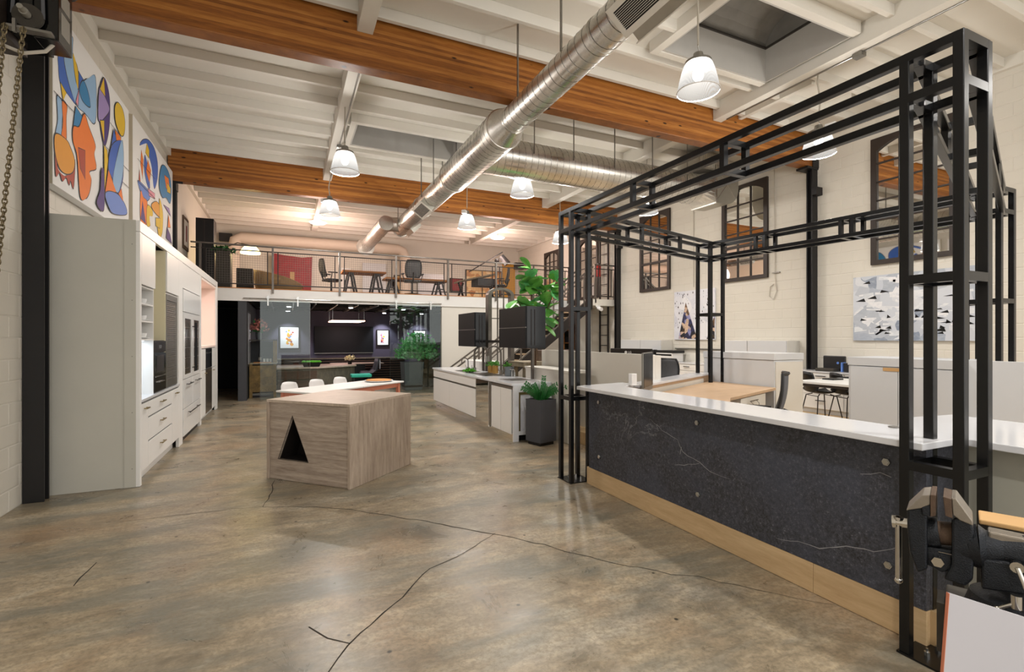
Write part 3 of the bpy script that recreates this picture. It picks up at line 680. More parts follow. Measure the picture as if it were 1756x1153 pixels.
truss(T1, T2, [.34, .635]); truss(T1, T3, [.37, .66], ext=0); truss(T3, T4, [.26, .3, .6, .64], .25, 0); truss(T2, T4, [.33, .66], .2, 0)

# ---------------------------------------------------------------- reception counter
t = thing('reception_counter', 'reception counter faced in black veined stone with white quartz top and birch plinth', 'counter', (3.0, 3.0, 0))
ob('stone_panel', B(2.99, 3.03, 1.40, 4.5, .19, 1.035), 'blackmarble', t, bev=.002)
ob('end_panel', B(3.031, 3.3, 1.40, 1.42, .19, 1.035), 'blackmarble', t)
ob('back_frame', B(3.034, 3.07, 1.43, 4.5, .19, 1.035), 'white', t)
ob('end_cap', B(3.031, 3.3, 4.44, 4.5, .19, 1.035), 'white', t)
ob('plinth_board', B(2.992, 3.03, 2.0, 4.545, .002, .188), 'birch', t, bev=.003)
ob('plinth_board', B(2.992, 3.03, 1.40, 1.998, .002, .188), 'birch', t, bev=.003)
for y, z in ((4.3, .92), (4.29, .35), (2.94, .92), (2.93, .35), (1.58, .92), (1.57, .36)):
    ob('hex_bolt', MB().cyl((2.99, y, z), (2.972, y, z), .021, n=6).cyl((2.972, y, z), (2.968, y, z), .016, n=6), 'steel', t)
top = [(2.87, 4.56), (2.87, 1.36), (3.22, 1.36), (3.22, -.9), (4.15, -.9), (4.15, 1.8), (3.72, 1.86), (3.32, 1.7), (3.32, 4.3), (3.6, 4.5), (3.6, 4.72), (3.0, 4.62)]
ob('countertop', MB().prism(top, 'z', 1.036, 1.072), 'quartz', t, bev=.004)
ob('return_panel', B(3.33, 3.36, -.9, 1.38, .001, 1.035), 'return', t)
ob('return_body', B(3.362, 4.1, -.9, 1.4, .19, 1.035), 'laminate', t)
ob('cable_grommet', MB().cyl((3.25, 1.68, 1.072), (3.25, 1.68, 1.078), .03, n=20), 'brushed', t)
for pts in ([(3.5, .86), (3.35, .79), (3.17, .74), (3.11, .65), (2.92, .6), (2.81, .555), (2.63, .55)], [(2.92, .6), (3.04, .56), (3.2, .52)], [(2.25, .25), (2.09, .29), (1.95, .30), (1.8, .38), (1.65, .4), (1.52, .48)], [(3.14, .62), (3.12, .69)], [(1.72, .82), (1.62, .85), (1.56, .84)]):
    w2 = wiggle([(a, b) for a, b in pts], .05, .006); st = strip(w2, .0022, 0); st.v = [Vector((2.9885, v.x, v.y)) for v in st.v]
    ob('vein', st, 'vein', t, flip=False)

# ---------------------------------------------------------------- island block with triangle cut-out
ang = math.atan2(-.84, .81); A0 = Vector((-.21, 6.22, 0)); L1 = 1.167; D1 = 1.15; HI = .9
t = thing('wooden_island', 'pale grey-brown wood block island with a triangular recess in its front', 'island', (-.21, 6.22, 0), ang)
Tm = WM[t.name]
def isl(name, m, mat, **k):
    m.v = [Tm @ v for v in m.v]; return ob(name, m, mat, t, **k)
th_ = .03
isl('waterfall_side', B(0, th_, 0, D1, .002, HI-th_), 'islwoodv', bev=.002)
isl('waterfall_side', B(L1-th_, L1, 0, D1, .002, HI-th_), 'islwoodv', bev=.002)
isl('top', B(0, L1, 0, D1, HI-th_, HI), 'islwoodtop', bev=.003)
def holed(x0, x1, z0, z1, tri, y0, y1):
    m = MB(); o = [(x0, z0), (x1, z0), (x1, z1), (x0, z1)]; a, b, c = tri  # a left-bottom, b right-bottom, c apex
    P = o+[a, b, c]
    for y in (y0, y1): m.add([(p[0], y, p[1]) for p in P], [(0, 1, 5, 4), (1, 2, 6, 5), (2, 3, 6), (3, 0, 4, 6)])
    n = 7
    m.add([(p[0], y, p[1]) for y in (y0, y1) for p in P], [(4, 5, 5+n, 4+n), (5, 6, 6+n, 5+n), (6, 4, 4+n, 6+n), (0, 1, 1+n, n), (1, 2, 2+n, 1+n), (2, 3, 3+n, 2+n), (3, 0, n, 3+n)])
    return m
tri = ((.148, .232), (.594, .228), (.362, .737))
isl('front_panel', holed(th_+.003, L1-th_-.003, .004, HI-th_-.003, tri, .02, .05), 'islwood', flip=True)
isl('back_panel', B(th_, L1-th_, D1-.05, D1-.02, .004, HI-th_), 'islwood')
m = MB(); q = [(a, .0501, b) for a, b in tri]; q2 = [(a, .3, b) for a, b in tri]
m.add(q+q2, [(0, 1, 4, 3), (1, 2, 5, 4), (2, 0, 3, 5), (3, 4, 5)]); isl('triangle_liner', m, 'darksteel', flip=False)
m = MB(); cen = Vector((.37, 0, .38)); inn = [((a-cen.x)*.955+cen.x, (b-cen.z)*.955+cen.z) for a, b in tri]
for y in (.019,):
    P = [(a, y, b) for a, b in tri]+[(a, y, b) for a, b in inn]; m.add(P, [(0, 1, 4, 3), (1, 2, 5, 4), (2, 0, 3, 5)])
isl('triangle_trim', m, 'black', flip=False)

# ---------------------------------------------------------------- long white table with orange legs, chairs
a = math.atan2(.65, .76)
t = thing('dining_table', 'long white table with orange-painted frame behind the wooden island', 'table', (.35, 8.16, 0), a)
Tm = WM[t.name]
def lo(name, m, mat, par=None, **k):
    m.v = [Tm @ v for v in m.v]; return ob(name, m, mat, par or t, **k)
lo('tabletop', B(0, 1.148, 0, .79, .72, .75), 'white', bev=.008); lo('tabletop', B(1.152, 2.3, 0, .79, .72, .75), 'white', bev=.008)
m = MB().box(.06, 2.22, .05, .08, .64, .72).box(.06, 2.22, .7, .73, .64, .72).box(.06, .09, .08, .7, .64, .72).box(2.19, 2.22, .08, .7, .64, .72)
lo('apron', m, 'orangepaint')
for x, y in ((.05, .04), (2.17, .04), (.05, .68), (2.17, .68)): lo('leg', B(x, x+.06, y, y+.06, .002, .72), 'orangepaint', bev=.004)
def shell_chair(label, mat, legmat, loc, rz, group, seat=.45):
    t_ = thing('shell_chair', label, 'chair', loc, rz, group)
    m = MB(); vs = []; nx, ny = 10, 12
    for j in range(ny+1):
        v = j/ny
        if v < .5: y = .2-.4*v*2; z = seat+.02-.03*math.sin(v*2*PI); w = .215
        else:
            u = (v-.5)*2; y = -.2-.1*math.sin(u*PI/2)*1.0; z = seat+.02+.36*u; w = .215-.05*u
        if v == 0: w = .2
        if v > .93: w *= .9
        for i in range(nx+1):
            s_ = -1+2*i/nx; e = abs(s_)**2.5
            vs.append((s_*w, y+(.06*e if v > .5 else 0), z+(.045*e if v < .6 else 0)-(.02*e*(v > .93))))
    fs = [(j*(nx+1)+i, j*(nx+1)+i+1, (j+1)*(nx+1)+i+1, (j+1)*(nx+1)+i) for j in range(ny) for i in range(nx)]
    m.add(vs, fs); s_ = ob('shell', m, mat, t_, local=True, smooth=True); so = s_.modifiers.new('solid', 'SOLIDIFY'); so.thickness = .012
    for sx in (-1, 1):
        for sy in (-1, 1): ob('leg', MB().tube([(sx*.1, sy*.09, seat-.01), (sx*.17, sy*.16, seat-.04), (sx*.24, sy*.22, .002)], .009, 8), legmat, t_, local=True, smooth=True)
    ob('underframe', MB().tube([(-.17, -.16, seat-.04), (.17, -.16, seat-.04)], .007, 6).tube([(-.17, .16, seat-.04), (.17, .16, seat-.04)], .007, 6), legmat, t_, local=True)
    return t_
gw = 'white shell chairs behind the long white table'
for x, y, lb in ((.19, 9.2, 'white shell chair behind the long table, nearest the kitchen wall'), (.65, 9.59, 'white shell chair behind the long table, middle of the three'), (1.1, 9.98, 'white shell chair behind the long table, closest to the round dish')):
    shell_chair(lb, 'plasticwhite', 'brushed', (x, y, 0), R(-139.5), gw, .45)
p = Vector((1.62, 9.72))
t = thing('serving_dish', 'round white dish of golden flatbread on the right end of the long white table', 'dish', (p.x, p.y, .751))
ob('plate', MB().lathe([(0, 0), (.2, 0), (.27, .02), (.27, .028), (.2, .012), (0, .01)], (0, 0, 0), 28), 'gloss', t, local=True, smooth=True)
ob('flatbread', MB().lathe([(.24, .024), (.235, .04), (.2, .036), (.12, .04), (0, .04)], (0, 0, 0), 24), 'pizza', t, local=True)

# ---------------------------------------------------------------- kitchen island (front plane x = 3.15)
t = thing('sink_island', 'long white kitchen island with sinks, mirrored panel and marble end, right of the wood block', 'island', (3.5, 9, 0))
F = 3.15
ob('carcass', B(F+.02, 3.8, 6.84, 11.3, .12, .86), 'shadowgap', t)
ob('kick_panel', B(F+.03, F+.05, 6.86, 11.2, .002, .12), 'mirror', t)
ob('kick_box', B(F+.052, 3.75, 6.88, 11.2, .002, .12), 'black', t)
def fr(name, y0, y1, z0, z1, m='white'): return ob(name, B(F, F+.02, y0+.004, y1-.004, z0+.004, z1-.004), m, t, bev=.003)
fr('drawer_front', 8.46, 11.3, .685, .86, 'white')
ob('channel', B(F+.012, F+.02, 8.46, 11.3, .655, .685), 'brushed', t)
fr('door', 10.06, 11.3, .13, .655); fr('door', 8.46, 10.06, .13, .655)
fr('mirror_panel', 7.82, 8.44, .06, .85, 'mirror'); ob('steel_stile', B(F-.0, F+.02, 7.72, 7.81, .1, .86), 'brushed', t)
ob('channel', B(F+.012, F+.02, 6.86, 7.72, .8, .835), 'brushed', t)
fr('door', 7.3, 7.7, .1, .8); fr('door', 6.88, 7.3, .1, .8)
ob('countertop', B(F-.02, 3.82, 6.82, 11.32, .86, .895), 'quartz', t, bev=.004)
m = MB().box(F, F+.09, 6.8, 6.83, .002, .86).box(3.73, 3.82, 6.8, 6.83, .002, .86).box(F+.09, 3.73, 6.8, 6.83, .76, .86).box(F+.09, 3.73, 6.8, 6.83, .1, .16)
ob('marble_frame', m, 'quartz', t)
m = MB().box(F+.09, F+.12, 6.805, 6.83, .16, .76).box(3.7, 3.73, 6.805, 6.83, .16, .76).box(F+.12, 3.7, 6.805, 6.83, .72, .76)
ob('bronze_trim', m, 'brass', t); ob('marble_inset', B(F+.12, 3.7, 6.822, 6.832, .16, .72), 'splatter', t)
for y0, y1, x0, x1 in ((9.5, 10.1, 3.3, 3.65), (8.3, 9.2, 3.3, 3.68), (7.25, 7.65, 3.3, 3.68)):
    m = MB().box(x0, x1, y0, y1, .895, .898); ob('sink_basin', m, 'black', t)
    m = MB().box(x0-.012, x0, y0-.012, y1+.012, .895, .9).box(x1, x1+.012, y0-.012, y1+.012, .895, .9).box(x0, x1, y0-.012, y0, .895, .9).box(x0, x1, y1, y1+.012, .895, .9)
    ob('sink_rim', m, 'steel', t)
    ob('sink_grid', MB().box(x0+.05, x1-.05, y0+.08, y0+.1, .898, .903).box(x0+.05, x1-.05, (y0+y1)/2, (y0+y1)/2+.02, .898, .903).box(x0+.05, x1-.05, y1-.1, y1-.08, .898, .903), 'brushed', t)
def faucet(x, y, h, r, label, w=.013, dv=(1, 0), mt='rawsteel'):
    t_ = thing('faucet', label, 'faucet', (x, y, .897))
    pts = [(x, y, .95), (x, y, .9+h-r)]+[(x+dv[0]*(r-r*math.cos(k*PI/10)), y+dv[1]*(r-r*math.cos(k*PI/10)), .9+h-r+r*math.sin(k*PI/10)) for k in range(1, 11)]+[(x+dv[0]*2*r, y+dv[1]*2*r, .9+h-r-.05)]
    ob('spout', MB().tube(pts, w, 10), mt, t_, smooth=True)
    ob('base', MB().cyl((x, y, .897), (x, y, .98), w*2, w*1.7, 14), 'brushed', t_)
    ob('lever', MB().tube([(x, y, .96), (x-.05, y, .975), (x-.06, y, 1.03)], .006, 6), 'steel', t_)
    if h > .4: ob('spray_head', MB().cyl((x+dv[0]*2*r, y+dv[1]*2*r, .9+h-r-.05), (x+dv[0]*2*r, y+dv[1]*2*r, .9+h-r-.16), w*1.25, w*1.5, 12), 'brushed', t_)
    return t_
faucet(3.55, 9.6, .52, .15, 'tall gooseneck faucet over the far island sink', .02, (.97, -.2))
faucet(3.72, 8.6, .54, .14, 'tall gooseneck faucet over the middle island sink', .018, (-.95, .3))
faucet(3.5, 9.85, .27, .07, 'small hooked filter tap left of the gooseneck faucets', .01, (-.95, .2))
for y, lb in ((7.98, 'short steel soap dispenser on the island, near the metal post'), (8.1, 'short steel soap dispenser beside the middle gooseneck faucet')):
    tag(ob('soap_dispenser', MB().cyl((3.72, y, .896), (3.72, y, .98), .018, .014, 10).tube([(3.72, y, .98), (3.72, y, 1.02), (3.67, y, 1.03)], .007, 6), 'steel'), lb, 'dispenser')
tag(ob('raised_ledge', MB().box(3.83, 4.2, 6.3, 7.8, 1.06, 1.1).box(3.84, 4.0, 6.34, 7.78, .001, 1.06), 'offwhite', bev=.004), 'white raised bar ledge at the back of the sink island, beside the steel frame', 'ledge')
tag(ob('white_box', B(3.84, 4.3, 9.75, 11.0, .001, 1.08), 'white', bev=.006), 'white box unit on the far end of the island behind the gooseneck faucets', 'box')
t = thing('herb_bowl', 'low bunch of green herbs beside the far island sink', 'plant', (3.35, 9.35, .9)); ob('dish', MB().lathe([(0, 0), (.08, 0), (.1, .03), (.0, .02)], (0, 0, 0), 14), 'black', t, local=True)
def tuft(c, r, n, w, col, th_par, name='leaves', sq=.6, stuff=True):
    m = MB()
    for k in range(n):
        a = random.uniform(0, 2*PI); e = math.acos(random.uniform(0, 1)); rr = r*random.uniform(.45, 1)
        p = Vector(c)+Vector((math.cos(a)*math.sin(e)*rr, math.sin(a)*math.sin(e)*rr, math.cos(e)*rr*sq))
        dd = Vector((random.uniform(-1, 1), random.uniform(-1, 1), random.uniform(-.3, 1))).normalized(); s_ = dd.cross(Vector((random.random(), random.random(), random.random()))).normalized()
        m.add([p, p+dd*w*.5+s_*w*.3, p+dd*w, p+dd*w*.5-s_*w*.3], [(0, 1, 2, 3)])
    o = ob(name, m, col, th_par, flip=False)
    if stuff: o['kind'] = 'stuff'
    return o
tuft((3.35, 9.35, .91), .13, 260, .035, 'mossgreen', t)
for i, (x, y) in enumerate(((3.73, 9.15), (3.75, 8.95), (3.75, 8.38))):
    t = thing('herb_tin', ['gold tin of herbs on the island, leftmost of three', 'gold tin of herbs on the island, middle of three', 'gold tin of herbs on the island, rightmost of three beside the grey pot'][i], 'plant', (x, y, .897), 0, 'gold herb tins on the island')
    ob('tin', MB().cyl((x, y, .897), (x, y, 1.05), .055, .06, 14), 'gold', t, smooth=True); tuft((x, y, 1.04), .08, 70, .05, 'green', t, sq=1.1)
t = thing('stock_pot', 'blue-grey cylindrical stock pot on the island beside the herb tins', 'pot', (3.71, 8.2, .897))
ob('body', MB().lathe([(0, 0), (.085, 0), (.09, .17), (.083, .17), (.08, .01)], (0, 0, 0), 20), 'zinc', t, local=True, smooth=True); ob('handle', MB().tube([(-.09, 0, .12), (-.12, 0, .12), (-.12, 0, .08), (-.09, 0, .08)], .007, 6), 'zinc', t, local=True)

# hanging black hoods on the steel post
def hood(x0, x1, y0, y1, z0, z1, label):
    t_ = thing('black_wall_cabinet', label, 'cabinet', ((x0+x1)/2, y0, z0))
    zm = (z0+z1)/2
    ob('case', MB().box(x0+.03, x1, y1-.02, y1, z0, z1).box(x0+.03, x1, y0+.02, y1-.02, z0, z0+.02).box(x0+.03, x1, y0+.02, y1-.02, z1-.02, z1).box(x1-.02, x1, y0+.02, y1-.02, z0+.02, z1-.02), 'hoodblack', t_)
    for a_, b_ in ((z0, zm-.006), (zm+.006, z1)): ob('front_panel', B(x0, x0+.025, y0, y1, a_, b_), 'hoodblack', t_, bev=.002)
    ob('edge_strip', B(x0+.003, x0+.02, y0, y1, zm-.006, zm+.006), 'brushed', t_)
    ob('side_glass', B(x0+.03, x1, y0, y0+.015, z0, z1), 'blackgloss', t_)
    for x in (x0+.1, x0+.16): ob('rail', B(x, x+.012, y0-.006, y0-.001, z0+.05, z1-.05), 'darksteel', t_)
    return t_
t = hood(3.4, 3.76, 6.9, 7.95, 1.43, 2.1, 'nearer black two-panel wall cabinet held above the sink island on a steel post')
hood(3.4, 3.64, 9.2, 10.2, 1.42, 2.11, 'farther black two-panel wall cabinet hanging behind the sink island faucets')
t = thing('steel_post_frame', 'grey steel post frame carrying the black cabinets over the sink island', 'frame', (3.78, 8.2, .9))
for y in (7.4, 9.7): ob('post', B(3.775, 3.815, y, y+.05, .897, 2.0), 'rawsteel', t)
ob('tie_bar', B(3.78, 3.81, 7.46, 9.7, 1.5, 1.55), 'rawsteel', t)

# steel arch
t = thing('steel_arch', 'tall grey steel arched window frame standing behind the black cabinets', 'frame', (4.15, 9.6, 0))
def archpts(w, z1, y, x=4.13, n=12): return [(x-w, y, .01), (x-w, y, z1)]+[(x-w*math.cos(k*PI/n), y, z1+w*.55*math.sin(k*PI/n)) for k in range(1, n)]+[(x+w, y, z1), (x+w, y, .01)]
P = archpts(.3, 2.5, 9.6); P2 = archpts(.22, 2.5, 9.6)
m = MB(); n = len(P); vs = [(p[0], yy, p[2]) for yy in (9.52, 9.68) for Q in (P, P2) for p in Q]
for i in range(n-1):
    for o_ in (0, 2*n): m.add([vs[o_+i], vs[o_+i+1], vs[o_+n+i+1], vs[o_+n+i]], [(0, 1, 2, 3)])
    for o_ in (0, n): m.add([vs[o_+i], vs[o_+i+1], vs[2*n+o_+i+1], vs[2*n+o_+i]], [(0, 1, 2, 3)])
ob('arch', m, 'rawsteel', t)
for x in (4.06, 4.2): ob('mullion', B(x, x+.025, 9.59, 9.61, .01, 2.6), 'rawsteel', t)
for z in (1.0, 1.5, 2.0, 2.45): ob('glazing_bar', B(3.91, 4.35, 9.59, 9.61, z, z+.02), 'rawsteel', t)

# ---------------------------------------------------------------- planters
def taper_box(cx, cy, w, h, w2=None, z0=0.02):
    w2 = w2 or w; return MB().add([(cx+a*w/2, cy+b*w/2, z0) for a, b in ((-1, -1), (1, -1), (1, 1), (-1, 1))]+[(cx+a*w2/2, cy+b*w2/2, h) for a, b in ((-1, -1), (1, -1), (1, 1), (-1, 1))],
        [(0, 3, 2, 1), (0, 1, 5, 4), (1, 2, 6, 5), (2, 3, 7, 6), (3, 0, 4, 7)])
pc = (3.48, 6.53)
t = thing('planter', 'charcoal square planter with a waxy green plant at the end of the sink island', 'planter', (pc[0], pc[1], 0), R(15))
Tm = WM[t.name]
m = taper_box(0, 0, .325, .665, .325, .05); m2 = MB()
for a_, b_, c_, d_ in ((-.163, -.145, -.163, .163), (.145, .163, -.163, .163), (-.145, .145, -.163, -.145), (-.145, .145, .145, .163)): m2.box(a_, b_, c_, d_, .664, .68)
ob('pot', m, 'planter', t, local=True, bev=.004); ob('rim', m2, 'planter', t, local=True); ob('foot', B(-.135, .135, -.135, .135, .002, .05), 'black', t, local=True); ob('soil', B(-.144, .144, -.144, .144, .64, .668), 'soil', t, local=True)
for k in range(19):
    a_ = k*2.4+random.uniform(-.3, .3); ln = random.uniform(.22, .36); lean = random.uniform(.2, .95) if k else .08
    if k == 0: ln = .4
    pts = [Vector((.05*math.cos(a_), .05*math.sin(a_), .63))]
    for i in range(1, 8):
        u = i/7; pts.append(Vector((math.cos(a_)*(.05+ln*lean*u*u*1.2), math.sin(a_)*(.05+ln*lean*u*u*1.2), .63+ln*u*(1-.25*lean*u))))
    m = MB().tube(pts, [.008-.0007*i for i in range(8)], 6)
    for i in range(1, 8):
        dd = (pts[i]-pts[i-1]).normalized(); s_ = dd.cross(Vector((math.cos(a_+.8), math.sin(a_+.8), .3))).normalized()
        for sg in (-1, 1):
            for uu in (0, .55):
                b_ = pts[i-1].lerp(pts[i], uu); L_ = .06*(1-.05*i); tip = b_+s_*sg*L_+dd*L_*.75; w_ = s_.cross(dd)*.004
                mid = b_.lerp(tip, .5); q_ = (dd*.011-s_*sg*.009)
                m.add([b_, mid+q_, tip, mid-q_], [(0, 1, 2, 3)])
    f_ = ob('frond', m, 'darkgreen', t, local=True, flip=False)

# fiddle-leaf fig
t = thing('fiddle_leaf_fig', 'tall fiddle-leaf fig with large bright leaves rising behind the nearer black cabinet', 'plant', (4.25, 8.3, .0))
ob('pot', MB().lathe([(0, 0.002), (.2, 0.002), (.25, .5), (.22, .5), (.2, .45), (0, .45)], (0, 0, 0), 20), 'planter', t, local=True, smooth=True)
stems = [[(0, 0, .45), (.02, .0, 1.3), (-.03, 0, 1.9), (-.02, .02, 2.4), (-.05, 0, 2.85)], [(0, 0, .45), (.08, 0, 1.4), (.25, 0, 2.0), (.42, -.02, 2.42), (.5, 0, 2.68)], [(.02, 0, 1.5), (-.15, .05, 2.0), (-.32, 0, 2.3)]]
ob('trunk', MB().tube(stems[0], [.03, .025, .02, .014, .008], 8).tube(stems[1], [.025, .022, .018, .012, .008], 8).tube(stems[2], [.018, .012, .006], 8), 'bark', t, local=True, smooth=True)
lv = MB(); n = 7; vs = []
for i in range(n+1):
    u = i/n; w_ = .5*(math.sin(PI*min(1, u*.98))**.6)*(.5+.6*u)*.85; zz = .12*math.sin(u*PI)
    vs += [(u, -w_, zz*.5+.07), (u, -w_*.5, zz*.4+.01), (u, 0, zz*.4), (u, w_*.5, zz*.4+.01), (u, w_, zz*.5+.07)]
lv.add(vs, [(i*5+k, i*5+k+1, (i+1)*5+k+1, (i+1)*5+k) for i in range(n) for k in range(4)])
leaf0 = ob('leaf', lv, 'green', t, local=True, smooth=True, flip=False)
leaf1 = ob('leaf', lv, 'bushgreen', t, local=True, smooth=True, flip=False)
leaf_spots = []
for k in range(24): leaf_spots.append((Vector(stems[0][3]).lerp(Vector(stems[0][4]), random.uniform(.1, 1.15)), k))
for k in range(34): leaf_spots.append((Vector(stems[1][2]).lerp(Vector(stems[1][4]), random.uniform(-.25, 1.1)), k))
for k in range(9): leaf_spots.append((Vector(stems[2][1]).lerp(Vector(stems[2][2]), random.uniform(0, 1.1)), k))
for k in range(8): leaf_spots.append((Vector(stems[0][2]).lerp(Vector(stems[0][3]), random.uniform(0, .8)), k))
for i, (p, k) in enumerate(leaf_spots):
    src = leaf0 if i % 3 else leaf1
    o = src if i < 1 or i == 3 else src.copy()
    if o is not src: C.objects.link(o)
    sc_ = random.uniform(.22, .36); o.location = p; o.scale = (sc_, sc_, sc_); o.rotation_euler = (random.uniform(-.5, .5), random.uniform(-.8, .7), k*2.4+random.uniform(-.4, .4))

# ---------------------------------------------------------------- ducts
def helix(p0, axis, length, r, pitch, rr=.005, n=20):
    p0 = Vector(p0); ax = Vector(axis).normalized(); u = ax.cross(Vector((0, 0, 1))).normalized(); v = ax.cross(u); k = int(length/pitch*n)
    return MB().tube([p0+ax*(i*pitch/n)+(u*math.cos(2*PI*i/n)+v*math.sin(2*PI*i/n))*r for i in range(k+1)], rr, 4)
t = thing('main_duct', 'large shiny spiral ventilation duct running from overhead to the mezzanine', 'duct', (2.95, 8, 4.72))
DX, DZ = 2.95, 4.72
ob('near_section', MB().cyl((DX, 2.3, DZ), (DX, 6.35, DZ), .19, n=40, caps=False), 'galv', t, smooth=True)
ob('spiral_seam', helix((DX, 2.4, DZ), (0, 1, 0), 3.9, .19, .14), 'seam', t)
ob('reducer', MB().lathe([(.19, 0), (.29, .35)], (0, 0, 0), 40), 'galv', t, local=True, smooth=True)
rd = C.objects['reducer']; rd.rotation_euler = (R(-90), 0, 0); rd.location = (0, 6.35-8, 0)
ob('junction_section', MB().cyl((DX, 6.7, DZ), (DX, 9.1, DZ), .29, n=40, caps=False), 'galv', t, smooth=True)
ob('spiral_seam', helix((DX, 6.75, DZ), (0, 1, 0), 2.3, .29, .14), 'seam', t)
for y, r in ((6.35, .193), (6.7, .293), (9.1, .293), (9.4, .243), (11.5, .243), (14.0, .24), (4.2, .193)): ob('collar', MB().cyl((DX, y-.015, DZ), (DX, y+.015, DZ), r+.006, n=32), 'galv', t, smooth=True)
m = MB().lathe([(.29, 0), (.24, .3)], (0, 0, 0), 40); o = ob('reducer', m, 'galv', t, local=True, smooth=True); o.rotation_euler = (R(-90), 0, 0); o.location = (0, 9.1-8, 0)
ob('far_section', MB().cyl((DX, 9.4, DZ), (DX, 14.0, DZ), .235, n=40), 'galv', t, smooth=True)
ob('spiral_seam', helix((DX, 9.45, DZ), (0, 1, 0), 4.5, .235, .14, .004), 'seam', t)
def register(y0, y1, ax, az, r, w):
    n_ = Vector((ax, 0, az)).normalized(); s_ = Vector((n_.z, 0, -n_.x)); c_ = Vector((DX, 0, DZ)); 
    def q(a, y, h): return c_+s_*a+n_*h+Vector((0, y, 0))
    h0 = r*.75; h1 = r+.07
    m = MB(); vs = [q(a, y, h) for h in (h0, h1) for y in (y0, y1) for a in (-w/2, w/2)]
    m.add(vs, [(0, 1, 3, 2), (0, 1, 5, 4), (2, 3, 7, 6), (0, 2, 6, 4), (1, 3, 7, 5), (4, 5, 7, 6)]); rb = ob('register_box', m, 'ductsheet', t)
    m = MB(); e = .035
    for a0, a1, ya, yb in ((-w/2-.02, -w/2+e, y0-.02, y1+.02), (w/2-e, w/2+.02, y0-.02, y1+.02), (-w/2+e, w/2-e, y0-.02, y0+e), (-w/2+e, w/2-e, y1-e, y1+.02)):
        m.add([q(a, y, h) for h in (h1, h1+.012) for y in (ya, yb) for a in (a0, a1)], [(0, 1, 3, 2), (0, 1, 5, 4), (2, 3, 7, 6), (0, 2, 6, 4), (1, 3, 7, 5), (4, 5, 7, 6)])
    ob('register_frame', m, 'offwhite', rb); m = MB()
    m.add([q(a, y, h1+.001) for y in (y0+e, y1-e) for a in (-w/2+e, w/2-e)], [(0, 1, 3, 2)]); ob('register_opening', m, 'black', rb, flip=False); m = MB(); k = 11
    for i in range(1, k):
        a = -w/2+e+(w-2*e)*i/k; m.bar(q(a, y0+e, h1+.006), q(a, y1-e, h1+.006), .004, .01, up=n_)
    ob('louvre_grid', m, 'offwhite', rb)
register(3.05, 3.72, -.62, -.78, .19, .26); register(3.0, 3.78, .78, -.62, .19, .24)
register(10.5, 11.3, -.6, -.8, .235, .3); register(12.9, 13.5, .7, -.7, .235, .3)
ob('end_boot', B(DX-.21, DX+.21, 1.9, 2.35, DZ-.21, DZ+.21), 'galv', t)
for y in (4.6, 5.7, 9.7, 10.7, 13.2):
    ob('hanger_strap', B(DX-.25, DX-.235, y, y+.03, DZ, ZD-.002), 'brushed', t)
    if y > 6.5: ob('hanger_strap', B(DX+.235, DX+.25, y, y+.03, DZ, ZD-.002), 'brushed', t)
ob('elbow_link', MB().tube([(DX-.1, 13.6, DZ), (DX-.35, 13.75, DZ+.03), (2.47, 13.9, DZ+.02)], .2, 16), 'galv', t, smooth=True)
ob('branch_section', MB().cyl((2.45, 13.5, DZ), (2.45, 17.3, DZ), .2, n=32), 'galv', t, smooth=True)
ob('spiral_seam', helix((2.45, 13.6, DZ), (0, 1, 0), 3.6, .2, .14, .004), 'seam', t)
ob('branch_end', MB().cyl((2.45, 17.3, DZ), (2.45, 17.36, DZ), .3, n=24).cyl((2.45, 17.4, DZ), (2.45, 17.9, DZ), .24, .16, n=24), 'galv', t, smooth=True)

t = thing('cross_duct', 'horizontal spiral duct branching right from the big duct to a square metal elbow', 'duct', (5.5, 7.9, 4.78))
ob('spiral_section', MB().cyl((3.1, 7.9, 4.78), (7.9, 7.9, 4.78), .32, n=44, caps=False), 'galv', t, smooth=True)
ob('spiral_seam', helix((3.25, 7.9, 4.78), (1, 0, 0), 4.6, .32, .125), 'seam', t)
def loft(a, b): return MB().add(a+b, [(i, (i+1) % len(a), len(a)+(i+1) % len(a), len(a)+i) for i in range(len(a))])
n = 32; circ = [(7.9, 7.9+.32*math.cos(2*PI*i/n), 4.78+.32*math.sin(2*PI*i/n)) for i in range(n)]
def sqp(a, h=.33):
    c, s_ = math.cos(a), math.sin(a); k = h/max(abs(c), abs(s_)); return c*k, s_*k
sq_ = [(8.2, 7.9+sqp(2*PI*i/n)[0], 4.78+sqp(2*PI*i/n)[1]) for i in range(n)]
ob('transition', loft(circ, sq_), 'galv', t)
m = MB(); prof = [(8.2, 4.45)]+[(8.5+.36*math.sin(k*PI/16), 4.81-.36*math.cos(k*PI/16)) for k in range(0, 9)]+[(8.86, 5.25), (8.2, 5.25)]
m.prism(prof, 'y', 7.57, 8.23); ob('elbow', m, 'ductsheet', t)
cr = MB()
cr.bar((8.22, 7.566, 4.5), (8.8, 7.566, 5.2), .012, .006, up=(0, 1, 0)).bar((8.22, 7.566, 5.2), (8.75, 7.566, 4.6), .012, .006, up=(0, 1, 0)).box(8.18, 8.22, 7.55, 8.25, 4.43, 5.12)
ob('cross_brace', cr, 'galv', t)
gb = ob('plenum_box', B(7.75, 8.5, 7.6, 8.2, 5.13, 5.5), 'ductsheet', t); m = MB()
for i in range(16): m.box(7.8+i*.042, 7.808+i*.042, 7.592, 7.6, 5.17, 5.46)
ob('grille_fins', m, 'offwhite', gb)
for x in (3.9, 4.7, 5.6, 6.5, 7.4): ob('hanger_rod', B(x, x+.012, 7.56, 7.58, 4.8, ZD), 'brushed', t)
for y in (7.56,): ob('hanger_rod', B(8.3, 8.312, y, y+.012, 5.2, ZD), 'brushed', t)

